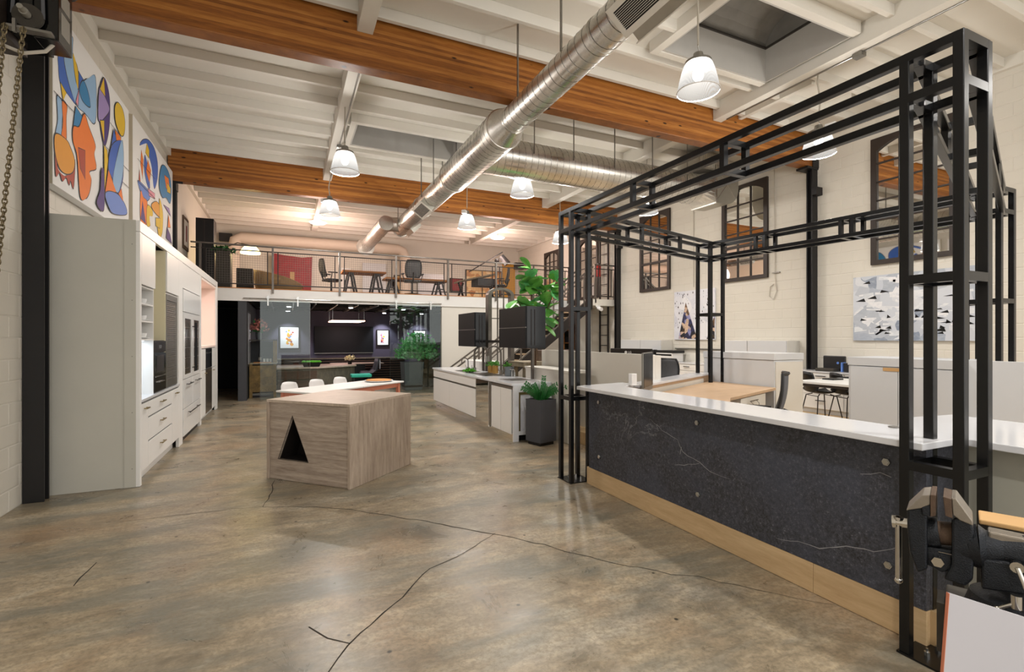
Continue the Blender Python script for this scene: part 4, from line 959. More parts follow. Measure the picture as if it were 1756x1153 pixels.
# ---------------------------------------------------------------- pendant lamps
def pendant(label):
    t_ = thing('pendant_lamp', label, 'lamp', (0, 0, 0), 0, 'ribbed high-bay pendant lamps')
    ob('shade', MB().lathe([(.125, .31), (.15, .29), (.175, .22), (.2, .12), (.222, .01), (.226, 0)], (0, 0, 0), 40), 'acrylic', t_, local=True, smooth=True)
    ob('rim', MB().lathe([(.224, .006), (.23, .004), (.23, -.006), (.222, -.006), (.224, .006)], (0, 0, 0), 40), 'plasticwhite', t_, local=True, smooth=True)
    ob('bulb', MB().ball((0, 0, .19), .06, 14, 8, (1, 1, 1.3)), 'bulb', t_, local=True, smooth=True)
    ob('housing', MB().lathe([(0, .42), (.05, .42), (.06, .37), (.1, .35), (.14, .33), (.14, .305), (0, .305)], (0, 0, 0), 28), 'brushed', t_, local=True, smooth=True)
    ob('ballast_box', B(.1, .24, -.05, .05, .31, .39), 'plasticwhite', t_, local=True, bev=.006)
    ob('hook', MB().tube([(0, 0, .42), (.015, 0, .45), (0, 0, .48), (-.012, 0, .5), (0, 0, .52)], .006, 6), 'steel', t_, local=True)
    ob('cord', MB().tube([(0, 0, .5), (.02, .01, .8), (-.015, 0, 1.05), (0, 0, 1.345)], .011, 6), 'blockcable', t_, local=True)
    return t_
spots = [(4.1, 4.03, 'biggest hanging lamp in view, near the roof skylight'), (.86, 8.39, 'hanging lamp under the left ceiling girder, in front of the farther timber beam'),
         (.86, 11.5, 'hanging lamp just below the farther timber beam, on the left'), (4.05, 8.35, 'hanging lamp right below the horizontal cross duct'),
         (4.02, 11.4, 'hanging lamp in front of the farther timber beam, right of the duct end'), (7.1, 4.66, 'hanging lamp partly behind the black frame near the tall dark column'),
         (7.1, 8.42, 'hanging lamp beneath the far end of the cross duct, behind the black frame'), (7.05, 12.06, 'hanging lamp beside the far black steel tower')]
z0 = 4.15
p0 = pendant('ribbed high-bay '+spots[0][2])
pend_light = 1
for i, (x, y, lb) in enumerate(spots):
    o = p0 if i == 0 else dup(p0, (x, y, 4.3), i*.9, lb)
    o.location = (x, y, 4.3); o.rotation_euler = (0, 0, i*.9+.4); o['label'] = lb
    if x < 1:
        for c_ in o.children:
            if c_.name.startswith('cord'): c_.scale = (1, 1, .785); c_.location = (0, 0, .003)
    light('POINT', (x, y, 4.44), LAMP_W, (1, .965, .92), .09)
for x, y, lb in ((.89, 16.6, 'small disc ceiling lamp over the left of the mezzanine'), (6.96, 16.4, 'small disc ceiling lamp over the right of the mezzanine')):
    t = thing('disc_lamp', lb, 'lamp', (x, y, 5.2)); ob('disc', MB().cyl((x, y, 5.22), (x, y, 5.25), .22, n=28), 'bulb', t); ob('ring', MB().lathe([(.22, 0), (.27, .03), (.22, .06)], (x, y, 5.21), 28), 'plasticwhite', t); ob('stem', MB().cyl((x, y, 5.25), (x, y, 5.36 if x < 2 else ZD), .02, n=8), 'brushed', t)
    light('POINT', (x, y, 4.45), 130, (1, .72, .62), .5)
for x, y, lb in ((.86, .1, 'added fill lamp, unseen behind the camera, under the left girder'), (4.05, -.1, 'added fill lamp, unseen behind the camera, in the middle of the hall'), (7.1, .3, 'added fill lamp, unseen behind the camera, near the right wall')):  # unseen extra pendants, added to brighten the foreground
    o = dup(p0, (x, y, 4.3), .4, lb); o.location = (x, y, 4.3); light('POINT', (x, y, 4.44), LAMP_W, (1, .965, .92), .09)
    if x < 1:
        for c_ in o.children:
            if c_.name.startswith('cord'): c_.scale = (1, 1, .785)
# conduit along the girders
for x, y0, y1, lb in ((.93, 6.5, 12.4, 'thin electrical conduit along the left ceiling girder'), (6.86, .5, 6.1, 'thin electrical conduit along the right girder in the near bay')):
    t = thing('conduit', lb, 'pipe', (x, y0, 5.34)); ob('pipe', MB().tube([(x, y0, 5.35), (x, y1, 5.35)], .012, 8), 'brushed', t)
    ob('junction_box', B(x-.05, x+.05, (y0+y1)/2+.6, (y0+y1)/2+.72, 5.3, 5.355), 'brushed', t)

# ---------------------------------------------------------------- right wall: arched mirror frames, canvases, cabinets
def mirror(y0, y1, z0, z1, label, x=9.45, rows=4):
    t = thing('arched_mirror', label, 'mirror', (x+.03, (y0+y1)/2, z0), 0, 'arched window-frame mirrors on the right wall')
    ob('mirror_glass', B(x+.03, x+.034, y0+.03, y1-.03, z0+.03, z1-.03), 'mirror', t)
    fw = .09; ym = (y0+y1)/2; n = 12; half = (y1-y0)/2-fw
    m = MB().box(x-.01, x+.045, y0, y0+fw, z0, z1).box(x-.01, x+.045, y1-fw, y1, z0, z1).box(x-.01, x+.045, y0+fw, y1-fw, z0, z0+fw*.9)
    arc = [(ym-half+2*half*i/n, z1-.07-.16*(abs(-1+2*i/n))**2.2) for i in range(n+1)]
    for a, b in zip(arc, arc[1:]): m.prism([a, b, (b[0], z1), (a[0], z1)], 'x', x-.01, x+.045)
    ob('frame', m, 'bronze', t)
    H = z1-z0; zs = z0+H*.36
    ob('meeting_rail', B(x-.005, x+.028, y0+fw, y1-fw, zs-.03, zs+.03), 'bronze', t)
    for f in (1/3, 2/3):
        yy = y0+fw+(y1-y0-2*fw)*f; ob('muntin', B(x+.004, x+.028, yy-.011, yy+.011, z0+fw*.9, z1-.08), 'bronze', t)
    for k in range(1, rows): zz = zs+(z1-.12-zs)*k/rows; ob('muntin', B(x+.005, x+.027, y0+fw, y1-fw, zz-.011, zz+.011), 'bronze', t)
    zz = (z0+fw+zs)/2; ob('muntin', B(x+.005, x+.027, y0+fw, y1-fw, zz-.011, zz+.011), 'bronze', t)
mirror(4.03, 5.26, 2.89, 5.12, 'largest arched grid mirror, directly above the grey-white abstract canvas')
mirror(7.33, 8.55, 2.91, 5.1, 'arched grid mirror between the tall dark column and the triangle canvas')
mirror(10.31, 11.55, 2.93, 5.14, 'arched grid mirror right of the stair landing, above the white printer')
mirror(13.7, 14.9, 2.95, 5.05, 'arched grid mirror on the mezzanine wall behind the landing ladder')
mirror(16.3, 17.45, 2.95, 5.0, 'arched grid mirror far back on the mezzanine, above the fig leaves')
t = thing('canvas', 'wide grey and white abstract canvas on the right wall', 'painting', (9.47, 4.7, 1.55))
ob('board', B(9.455, 9.49, 3.72, 5.56, 1.55, 2.7), 'greyart', t)
random.seed(11)
m = MB(); m2 = MB(); m3 = MB()
for k in range(150):
    y = random.uniform(3.8, 5.4); z = random.uniform(1.62, 2.6); w = random.uniform(.06, .3); h = random.uniform(.02, .13); a = random.choice([0, 0, .1, -.12, .5, -.6])
    q = [(y+dx*math.cos(a)-dz*math.sin(a), z+dx*math.sin(a)+dz*math.cos(a)) for dx, dz in ((0, 0), (w, 0), (w, h), (0, h))]
    q = [(min(max(a_, 3.74), 5.54), min(max(b_, 1.57), 2.68)) for a_, b_ in q]
    (m if k % 2 else m2).add([(9.4548-.0001*(k % 40)/4, a_, b_) for a_, b_ in q], [(0, 1, 2, 3)])
for k in range(34):
    y = random.uniform(3.8, 5.45); z = random.uniform(1.65, 2.6); w = random.uniform(.04, .18)*random.choice((-1, 1)); h = random.uniform(.015, .07)
    m3.add([(9.453, y, z), (9.453, min(max(y+w, 3.74), 5.54), z+h*.2), (9.453, y+w*.15, z+h)], [(0, 1, 2)])
for nm, mm, c in (('white_strokes', m, 'whiteart'), ('blue_grey_strokes', m2, 'greyart'), ('black_strokes', m3, 'black')):
    o = ob(nm, mm, c, t, flip=False); o['kind'] = 'stuff'
t = thing('canvas', 'white splattered canvas with two dark speckled triangles, behind the far right steel tower', 'painting', (9.47, 9.4, 1.55))
ob('board', B(9.455, 9.49, 8.76, 10.14, 1.55, 2.82), 'splatter', t)
ob('dark_triangle', MB().add([(9.454, 9.98, 1.57), (9.454, 9.32, 1.57), (9.454, 9.72, 2.52)], [(0, 1, 2)]), 'trianglefill', t, flip=False)
ob('dark_triangle', MB().add([(9.454, 9.02, 1.57), (9.454, 8.77, 1.57), (9.454, 8.77, 2.15)], [(0, 1, 2)]), 'trianglefill', t, flip=False)
m = MB()
for k in range(90):
    y = random.uniform(8.8, 10.1); z = random.uniform(1.8, 2.78); r_ = random.uniform(.004, .018)
    if (abs(y-9.65) < .34*(2.55-z)/1.0 and z < 2.5): continue
    m.add([(9.4538, y-r_, z), (9.4538, y, z-r_*2), (9.4538, y+r_, z), (9.4538, y, z+r_*2.5)], [(0, 1, 2, 3)])
o = ob('paint_spatter', m, 'plasticblack', t, flip=False); o['kind'] = 'stuff'
def wall_unit(y0, y1, split, z0, z1, label):
    t_ = thing('wall_cabinet', label, 'cabinet', (9.3, (y0+y1)/2, z0))
    ob('case', B(9.12, 9.49, y0, y1, z0, z1), 'offwhite', t_, bev=.003)
    for a, b in ((y0, split), (split, y1)): ob('door', B(9.1, 9.119, a+.012, b-.012, z0+.01, z1-.005), 'laminate', t_, bev=.002)
wall_unit(10.25, 12.0, 11.1, 1.2, 1.54, 'low white wall cabinet with two doors, above the printer desk')
wall_unit(6.62, 8.2, 7.55, 1.2, 1.54, 'low white wall cabinet with two doors, left of the tall dark column')
t = thing('drawer_cabinets', 'run of white drawer cabinets with black pulls along the right wall', 'cabinet', (9.25, 8.5, .186))
ob('carcass', B(9.03, 9.485, 4.6, 12.2, .27, .949), 'white', t); ob('countertop', B(9.0, 9.488, 4.6, 12.2, .95, .975), 'quartz', t); ob('toe_kick', B(9.06, 9.48, 4.6, 12.2, .187, .27), 'laminate', t)
y = 4.62
for k in range(9):
    for z0, z1 in ((.79, .94), (.55, .78), (.28, .54)):
        dd = ob('drawer', B(9.01, 9.029, y+.01, y+.82, z0, z1), 'white', t, bev=.002)
        ob('handle', MB().bar((8.985, y+.32, (z0+z1)/2+.02), (8.985, y+.5, (z0+z1)/2+.02), .014).bar((8.985, y+.33, (z0+z1)/2+.02), (9.01, y+.33, (z0+z1)/2+.02), .01).bar((8.985, y+.49, (z0+z1)/2+.02), (9.01, y+.49, (z0+z1)/2+.02), .01), 'black', dd)
    y += .84
tag(ob('wall_rail', B(9.44, 9.49, 8.2, 10.1, 1.3, 1.33), 'brushed'), 'thin grey metal rail on the right wall beside the printer', 'rail')
# printer
t = thing('printer', 'white and black office printer on the drawer cabinets below the triangle canvas', 'printer', (9.2, 10.2, .976))
ob('body', B(9.02, 9.4, 9.75, 10.35, .977, 1.2), 'plasticwhite', t, bev=.01); ob('paper_tray', B(8.98, 9.02, 9.8, 10.3, 1.02, 1.1), 'plasticwhite', t)
ob('dark_band', B(9.01, 9.02, 9.77, 10.33, 1.13, 1.17), 'black', t); ob('scanner_lid', B(9.02, 9.42, 9.72, 10.4, 1.2, 1.27), 'plasticblack', t, bev=.01)
ob('control_panel', MB().prism([(10.4, 1.08), (10.62, 1.08), (10.58, 1.26), (10.4, 1.28)], 'x', 9.0, 9.4), 'plasticblack', t)
# equipment case and speaker
t = thing('equipment_case', 'black hard equipment case standing open on the cabinets beside the tall dark column', 'case', (9.3, 5.8, .976))
ob('lid', B(9.3, 9.36, 5.62, 6.02, .977, 1.26), 'plasticblack', t, bev=.015); ob('tray', B(9.1, 9.3, 5.7, 6.04, .977, 1.03), 'olddark', t, bev=.01)
ob('round_badge', MB().cyl((9.3, 5.74, 1.13), (9.295, 5.74, 1.13), .022, n=14), 'art_sky', t)
tag(ob('small_speaker', B(9.2, 9.32, 5.47, 5.58, .977, 1.14), 'plasticblack', bev=.006), 'small black speaker beside the equipment case', 'speaker')
tag(ob('coloured_box', B(9.18, 9.3, 5.595, 5.615, .977, 1.15), 'art_sky'), 'thin blue box standing between the equipment case and the small speaker', 'box')
# tall table and shell chairs
t = thing('high_table', 'white-topped table with dark square legs by the right wall', 'table', (7.9, 5.0, .186))
ob('tabletop', MB().prism([(7.2, 4.1), (8.85, 4.1), (8.85, 5.12), (7.2, 5.12)], 'z', .9, .935), 'white', t, bev=.004)
ob('apron', MB().box(7.22, 8.83, 4.12, 4.15, .86, .9).box(7.22, 8.83, 5.07, 5.1, .86, .9).box(7.22, 7.25, 4.15, 5.07, .86, .9), 'bronze', t)
for x, y in ((7.22, 5.05), (7.22, 4.12), (8.78, 5.05), (8.78, 4.12)): ob('leg', B(x, x+.05, y, y+.05, .187, .86), 'bronze', t)
g1 = 'black shell chairs under the white-topped table'
shell_chair('black shell chair under the white-topped table, left of the pair', 'black', 'darksteel', (8.45, 5.5, .186), R(-115), g1)
shell_chair('black shell chair under the white-topped table, right of the pair', 'black', 'darksteel', (8.62, 5.12, .186), R(-115), g1)
for x, y, lb in ((7.75, 4.95, 'left small black pad on the white-topped table'), (8.3, 5.0, 'right small black pad on the white-topped table')): tag(ob('desk_pad', B(x, x+.25, y-.1, y+.08, .936, .955), 'black', bev=.004), lb, 'pad')

# wall bits
t = thing('looped_cable', 'grey cable running down the right wall and looped beside the second arched mirror', 'cable', (9.48, 7.18, 2.4))
ob('cable', MB().tube([(9.475, 7.18, 5.35), (9.475, 7.17, 4), (9.475, 7.16, 2.9), (9.475, 7.12, 2.6), (9.48, 7.2, 2.42), (9.48, 7.3, 2.5), (9.48, 7.28, 2.7), (9.48, 7.2, 2.75)], .009, 6), 'blockcable', t, smooth=True)
ob('hook', B(9.45, 9.498, 7.05, 7.22, 2.98, 3.0), 'brushed', t)
for y, z0, lb in ((9.47, 2.9, 'thin grey conduit down the right wall between the two smaller arched mirrors'),):
    tag(ob('wall_conduit', MB().tube([(9.48, y, z0), (9.48, y, 5.4)], .01, 8), 'blockcable'), lb, 'pipe')
tag(ob('brass_valve', MB().cyl((9.49, 2.35, 1.36), (9.44, 2.35, 1.36), .025, n=12).cyl((9.49, 2.3, 1.27), (9.44, 2.3, 1.27), .03, n=12).tube([(9.46, 2.35, 1.36), (9.45, 2.28, 1.32), (9.46, 2.3, 1.27)], .01, 6), 'brass'), 'small brass valve fitting on the right wall, right of the far steel tower', 'valve')
tag(ob('wall_outlet', B(9.485, 9.498, 3.92, 4.02, 1.3, 1.42), 'plasticwhite', bev=.003), 'white electrical outlet on the right wall below the grey canvas', 'outlet')
tag(ob('round_sensor', MB().cyl((9.15, 2.75, 4.45), (9.4, 2.75, 4.5), .11, .13, 20).cyl((9.4, 2.75, 4.49), (9.49, 2.75, 4.49), .05, n=12), 'plasticblack'), 'black round loudspeaker high on the right wall at the frame edge', 'speaker')

# ---------------------------------------------------------------- office partitions and desks
def partition(x0, x1, y0, y1, label, cap=True, doors=None):
    t_ = thing('partition_cabinet', label, 'partition', ((x0+x1)/2, (y0+y1)/2, .186))
    ob('body', B(x0, x1, y0, y1, .187, 1.29), 'laminate', t_, bev=.002)
    ob('cap', B(x0-.012, x1+.005, y0-.012, y1+.005, 1.295, 1.385), 'laminate', t_, bev=.003)
    return t_
t = partition(6.0, 6.59, 4.55, 5.78, 'white partition cabinet in the middle of the office, in front of the far steel tower')
ob('end_door', B(6.02, 6.57, 4.535, 4.549, .2, 1.27), 'offwhite', t, bev=.002)
t = partition(5.75, 6.3, 2.44, 3.43, 'grey-white partition cabinet with two doors, left of the nearest steel tower')
for a, b in ((2.47, 2.93), (2.935, 3.4)): ob('door', B(5.732, 5.749, a, b, .25, 1.285), 'laminate', t, bev=.002)
ob('finger_pull', B(5.727, 5.734, 2.8, 3.07, 1.25, 1.285), 'ply_edge', t)
tag(ob('partition_panel', B(5.9, 5.95, -1, 2.43, .187, 1.385), 'laminate', bev=.003), 'plain grey-white partition panel at the right edge behind the nearest steel tower', 'partition')
t = thing('partition_panel', 'long plain white partition panel behind the far left steel tower', 'partition', (4.2, 6.2, .186))
ob('panel', B(4.28, 4.33, 4.98, 8.0, .187, 1.38), 'offwhite', t, bev=.003); ob('return_end', B(4.331, 4.42, 4.98, 5.03, .187, 1.37), 'offwhite', t)
# low wall
a = math.atan2(1.2, 2.4)
t = thing('low_wall', 'low white and plywood wall with a sill between the two desk areas', 'wall', (3.66, 4.5, .186), a); Tm = WM[t.name]
lo('body', B(0, 2.6, 0, .1, 0, .84), 'deskwood'); lo('inner_face', B(.02, 2.3, -.012, -.001, .7, .8), 'offwhite'); lo('sill', B(-.02, 2.6, -.03, .2, .84, .87), 'quartz', bev=.003)
# desk
t = thing('reception_desk', 'L-shaped light wooden desk behind the black stone counter', 'desk', (4.5, 4.2, .186))
ob('desktop', MB().prism([(3.36, 4.25), (3.36, 2.3), (4.0, 2.3), (4.02, 3.2), (4.15, 3.65), (4.5, 3.95), (5.66, 4.38), (5.97, 4.5), (5.97, 5.6), (5.85, 5.56), (3.7, 4.48), (3.6, 4.35)], 'z', .895, .93), 'deskwood', t, bev=.003)
ob('leg_panel', B(3.9, 3.93, 2.35, 3.1, .187, .895), 'white', t)
def rotbox(th, name, p, ang_, sx, sy, sz, mat, z, bev=0):
    m = B(0, sx, 0, sy, z, z+sz); T_ = Matrix.Translation((p[0], p[1], 0)) @ Matrix.Rotation(ang_, 4, 'Z'); m.v = [T_ @ v for v in m.v]; return ob(name, m, mat, th, bev=bev)
a_ = math.atan2(.43, 1.16)
rotbox(t, 'drawer_front', (4.85, 4.11), a_, .85, .4, .68, 'offwhite', .2)
m = MB().tube([(0, 0, .02), (.03, -.03, -.02), (.05, -.03, -.28)], .004, 5).tube([(.2, 0, .02), (.22, -.03, -.02), (.24, -.03, -.26)], .004, 5).bar((-.02, -.02, .02), (.22, -.02, .02), .012)
T_ = Matrix.Translation((5.05, 4.15, .82)) @ Matrix.Rotation(a_, 4, 'Z'); m.v = [T_ @ v for v in m.v]; ob('pull_handle', m, 'brushed', t)
def office_chair(label, loc, rz, mat='plasticblack', back='mesh', group='mesh-backed office chairs'):
    t_ = thing('office_chair', label, 'chair', loc, rz, group)
    ob('seat', MB().prism([(-.24, -.2), (.24, -.2), (.26, .05), (.2, .26), (-.2, .26), (-.26, .05)], 'z', .44, .5), mat, t_, local=True, bev=.015)
    m = MB(); vs = []; nx, ny = 8, 10
    for j in range(ny+1):
        v = j/ny; w = .24*(1-.25*abs(2*v-1)**3); y = -.24-.1*v-.03*math.sin(v*PI)
        for i in range(nx+1): s_ = -1+2*i/nx; vs.append((s_*w, y+.05*s_*s_, .56+.5*v))
    m.add(vs, [(j*(nx+1)+i, j*(nx+1)+i+1, (j+1)*(nx+1)+i+1, (j+1)*(nx+1)+i) for j in range(ny) for i in range(nx)])
    b_ = ob('backrest', m, back, t_, local=True, smooth=True, flip=False); so = b_.modifiers.new('solid', 'SOLIDIFY'); so.thickness = .012
    edge = [vs[i] for i in range(nx+1)]+[vs[j*(nx+1)+nx] for j in range(1, ny+1)]+[vs[ny*(nx+1)+i] for i in range(nx-1, -1, -1)]+[vs[j*(nx+1)] for j in range(ny-1, -1, -1)]
    ob('back_frame', MB().tube(edge, .016, 6), mat, t_, local=True, smooth=True)
    ob('back_support', MB().tube([(0, -.05, .43), (0, -.22, .45), (0, -.32, .7)], .025, 8), mat, t_, local=True, smooth=True)
    for s_ in (-1, 1): ob('armrest', MB().tube([(s_*.24, -.1, .46), (s_*.29, -.08, .62), (s_*.29, -.08, .66)], .014, 6).box(s_*.29-.035, s_*.29+.035, -.18, .08, .66, .69), mat, t_, local=True)
    ob('gas_column', MB().cyl((0, 0, .09), (0, 0, .44), .03, .025, 12), mat, t_, local=True)
    for k in range(5):
        an = k*2*PI/5; c_, s_ = math.cos(an), math.sin(an)
        l_ = ob('base_leg', MB().bar((.02*c_, .02*s_, .1), (.3*c_, .3*s_, .07), .035, .025), mat, t_, local=True)
        ob('caster', MB().cyl((.3*c_-s_*.02, .3*s_+c_*.02, .031), (.3*c_+s_*.02, .3*s_-c_*.02, .031), .03, n=10), 'black', l_, local=True)
    return t_
oc = office_chair('black office chair seen edge-on behind the reception counter', (4.33, 3.55, .186), R(36))
dup(oc, (5.48, 6.3, .186), R(100), 'black and grey mesh office chair between the partition and the printer cabinets')
# monitors
t = thing('monitor', 'thin silver monitor seen from the side on the left end of the reception counter', 'monitor', (3.72, 4.44, .93), R(38))
ob('screen_shell', MB().prism([(-.17, .99), (.33, .99), (.33, 1.43), (-.17, 1.43)], 'y', -.012, .012), 'brushed', t, local=True, bev=.004); ob('display', B(-.16, .32, -.016, -.0125, 1.04, 1.42), 'blackgloss', t, local=True)
for c in ('screen_shell', 'display'):
    o = [x for x in t.children if x.name.startswith(c)][0]; o.location.z = -.93
ob('stand', MB().prism([(-.02, .0), (.1, .0), (.1, .25), (-.02, .2)], 'y', .013, .02).box(-.05, .17, -.02, .18, .001, .01), 'steel', t, local=True)
tag(ob('white_router', MB().box(3.46, 3.53, 4.36, 4.42, 1.073, 1.2).box(3.445, 3.545, 4.345, 4.435, 1.073, 1.08), 'plasticwhite', bev=.006), 'small white upright device beside the silver monitor on the counter end', 'device')
t = thing('monitor', 'black monitor back with a round pale logo showing above the long white partition', 'monitor', (4.95, 6.25, .93), R(-66)); 
ob('shell', B(-.36, .36, -.03, .0, .08, .5), 'darksteel', t, local=True, bev=.008); ob('screen', B(-.35, .35, .0005, .004, .09, .49), 'blackgloss', t, local=True); ob('stand', MB().box(-.03, .03, -.02, .02, .001, .1).box(-.12, .12, -.1, .1, .0, .012), 'darksteel', t, local=True)
ob('round_logo', MB().cyl((-.08, -.031, .44), (-.08, -.034, .44), .022, n=18), 'plasticwhite', t, local=True)
def text_mesh(body, size, ext=.001):
    cu = bpy.data.curves.new('txt', 'FONT'); cu.body = body; cu.size = size; cu.extrude = ext; cu.align_x = 'CENTER'; cu.align_y = 'CENTER'
    o = bpy.data.objects.new('txt', cu); C.objects.link(o); bpy.context.view_layer.update()
    me = bpy.data.meshes.new_from_object(o.evaluated_get(bpy.context.evaluated_depsgraph_get())); bpy.data.objects.remove(o)
    m = MB(); m.add([v.co.copy() for v in me.vertices], [tuple(p.vertices) for p in me.polygons]); return m
m = text_mesh('LG', .05); T_ = Matrix.Translation((-.012, -.0325, .44)) @ Matrix.Rotation(R(90), 4, 'X'); m.v = [T_ @ v for v in m.v]; ob('logo_letters', m, 'plasticwhite', t, local=True, flip=False)
# back desks
t = thing('office_desk', 'wooden desk with dark legs in the far cubicle, left of the middle partition', 'desk', (5.6, 7.2, .186))
ob('desktop', B(4.4, 5.1, 5.95, 7.4, .895, .93), 'deskwood', t, bev=.003)
for x, y in ((5.0, 6.0), (5.0, 7.3), (4.45, 6.0)): ob('leg', B(x, x+.05, y, y+.05, .187, .895), 'darksteel', t)
t = thing('office_desk', 'farther wooden desk with a dark leg near the white drawer cabinets', 'desk', (6.6, 8.6, .186))
ob('desktop', B(5.9, 7.1, 8.2, 9.0, .895, .93), 'deskwood', t, bev=.003)
for x, y in ((6.98, 8.25), (6.98, 8.9), (5.95, 8.25)): ob('leg', B(x, x+.05, y, y+.05, .187, .895), 'darksteel', t)
tag(ob('white_folder', B(4.6, 5.0, 6.1, 6.5, .931, .945), 'plasticwhite'), 'flat white folder on the far cubicle desk', 'folder')
tag(ob('security_camera', MB().cyl((8.75, 12.66, 2.52), (8.75, 12.48, 2.47), .05, .06, 14).cyl((8.75, 12.48, 2.47), (8.75, 12.475, 2.47), .05, n=14).box(8.71, 8.79, 12.6, 12.72, 2.55, 2.599), 'plasticwhite'), 'white bullet camera fixed under the stair landing edge', 'camera')
tag(ob('weathered_table', MB().box(4.2, 5.8, 8.6, 9.3, 1.02, 1.12).box(4.25, 4.35, 8.65, 8.75, .001, 1.02).box(5.65, 5.75, 8.65, 8.75, .186, 1.02).box(4.25, 4.35, 9.15, 9.25, .001, 1.02), 'weather', bev=.005), 'weathered grey timber high table behind the sink island', 'table')
tag(ob('walnut_box', B(4.7, 5.6, 8.9, 9.2, 1.121, 1.34), 'walnut', bev=.004), 'dark walnut box unit standing on the weathered timber table', 'box')

# ---------------------------------------------------------------- stairs, landing, railings
t = thing('staircase', 'steel and timber open staircase climbing right to the landing', 'staircase', (6.8, 13.2, 0))
xa, za, xb, zb = 4.95, 0.0, 8.6, 2.8; n = 15
for y in (12.74, 13.6):
    ob('stringer', MB().prism([(xa, za+.005), (xa+.28, za+.005), (xb, zb-.3), (xb, zb+.02), (xb-.1, zb+.02)], 'y', y, y+.035), 'darksteel', t)
for k in range(1, n):
    x = xa+(xb-xa)*k/n; z = za+(zb-za)*k/n; ob('tread', B(x-.04, x+.25, 12.775, 13.6, z-.04, z), 'tread', t)
sl_ = (zb-za)/(xb-xa)
for y in (12.75, 13.62):
    for off, w in ((1.0, .045), (.88, .025), (.12, .02)): ob('handrail', MB().bar((xa+.1, y, za+off), (xb, y, zb+off), w), 'rawsteel', t)
    for k in range(4): x = xa+.1+(xb-xa-.1)*k/3.3; ob('baluster_post', B(x, x+.04, y-.02, y+.02, za+(x-xa)*sl_, za+(x-xa)*sl_+1.0), 'rawsteel', t)
t = thing('stair_foot_rail', 'short sloping steel handrail at the stair foot, left of the gooseneck faucets', 'railing', (4.4, 12.8, 0))
for off in (0, -.13): ob('rail', MB().bar((4.05, 12.8, .8+off), (4.85, 12.8, 1.35+off), .04), 'rawsteel', t)
ob('post', B(4.03, 4.08, 12.78, 12.82, .001, .82), 'rawsteel', t); ob('post', B(4.84, 4.89, 12.78, 12.82, .001, 1.38), 'rawsteel', t)
def meshpanel(y, x0, x1, z0, z1, th, s=.055, axis='x'):
    m = MB(); k = int((x1-x0)/s)
    for i in range(k+1):
        x = x0+(x1-x0)*i/k
        if axis == 'x': m.box(x-.0018, x+.0018, y-.0018, y+.0018, z0, z1)
        else: m.box(y-.0018, y+.0018, x-.0018, x+.0018, z0, z1)
    k = int((z1-z0)/s)
    for i in range(k+1):
        z = z0+(z1-z0)*i/k
        if axis == 'x': m.box(x0, x1, y-.0035, y-.0001, z-.0018, z+.0018)
        else: m.box(y-.0035, y-.0001, x0, x1, z-.0018, z+.0018)
    o = ob('wire_mesh', m, 'rawsteel', th); o['kind'] = 'stuff'
def railing(x0, x1, y, zf, xs, label):
    t_ = thing('railing', label, 'railing', ((x0+x1)/2, y, zf))
    ob('handrail', B(x0, x1, y-.03, y+.03, zf+1.05, zf+1.085), 'rawsteel', t_, bev=.003); ob('upper_rail', B(x0, x1, y-.012, y+.012, zf+.93, zf+.955), 'darksteel', t_); ob('lower_rail', B(x0, x1, y-.012, y+.012, zf+.08, zf+.105), 'darksteel', t_)
    for x in xs: ob('post', B(x-.025, x+.025, y-.03, y+.03, zf-.12, zf+1.05), 'rawsteel', t_)
    for a, b in zip(xs, xs[1:]):
        for x in (a+.12, b-.12): ob('panel_upright', B(x-.012, x+.012, y-.012, y+.012, zf+.105, zf+.93), 'darksteel', t_)
        meshpanel(y, a+.13, b-.13, zf+.11, zf+.93, t_)
railing(XL+.2, 8.55, 14.03, 2.862, [-1.92, -.33, 1.3, 2.82, 4.35, 5.9, 7.2, 8.5], 'long steel and wire-mesh railing along the mezzanine edge')
railing(8.66, 9.45, 12.75, 2.803, [8.7, 9.42], 'short steel and wire-mesh railing around the stair landing')
t = thing('wall_ladder', 'tall dark steel ladder fixed to the right wall by the landing', 'ladder', (9.42, 13.3, .01))
for y in (13.05, 13.5): ob('side_rail', B(9.38, 9.43, y-.022, y+.022, .01, 5.1), 'darksteel', t)
for k in range(15): ob('rung', B(9.395, 9.415, 13.07, 13.48, .35+k*.33, .375+k*.33), 'darksteel', t)
t = thing('fire_extinguisher', 'red fire extinguisher hung on the wall above the landing railing', 'extinguisher', (9.3, 13.35, 3.55))
ob('cylinder', MB().lathe([(0, 0), (.08, .0), (.085, .02), (.085, .3), (.06, .36), (.03, .38), (.0, .38)], (9.27, 13.4, 3.6), 16), 'red', t, smooth=True); ob('valve', MB().box(9.25, 9.29, 13.36, 13.44, 3.98, 4.04).tube([(9.25, 13.36, 4.0), (9.22, 13.3, 3.95), (9.2, 13.3, 3.75)], .012, 6), 'black', t)

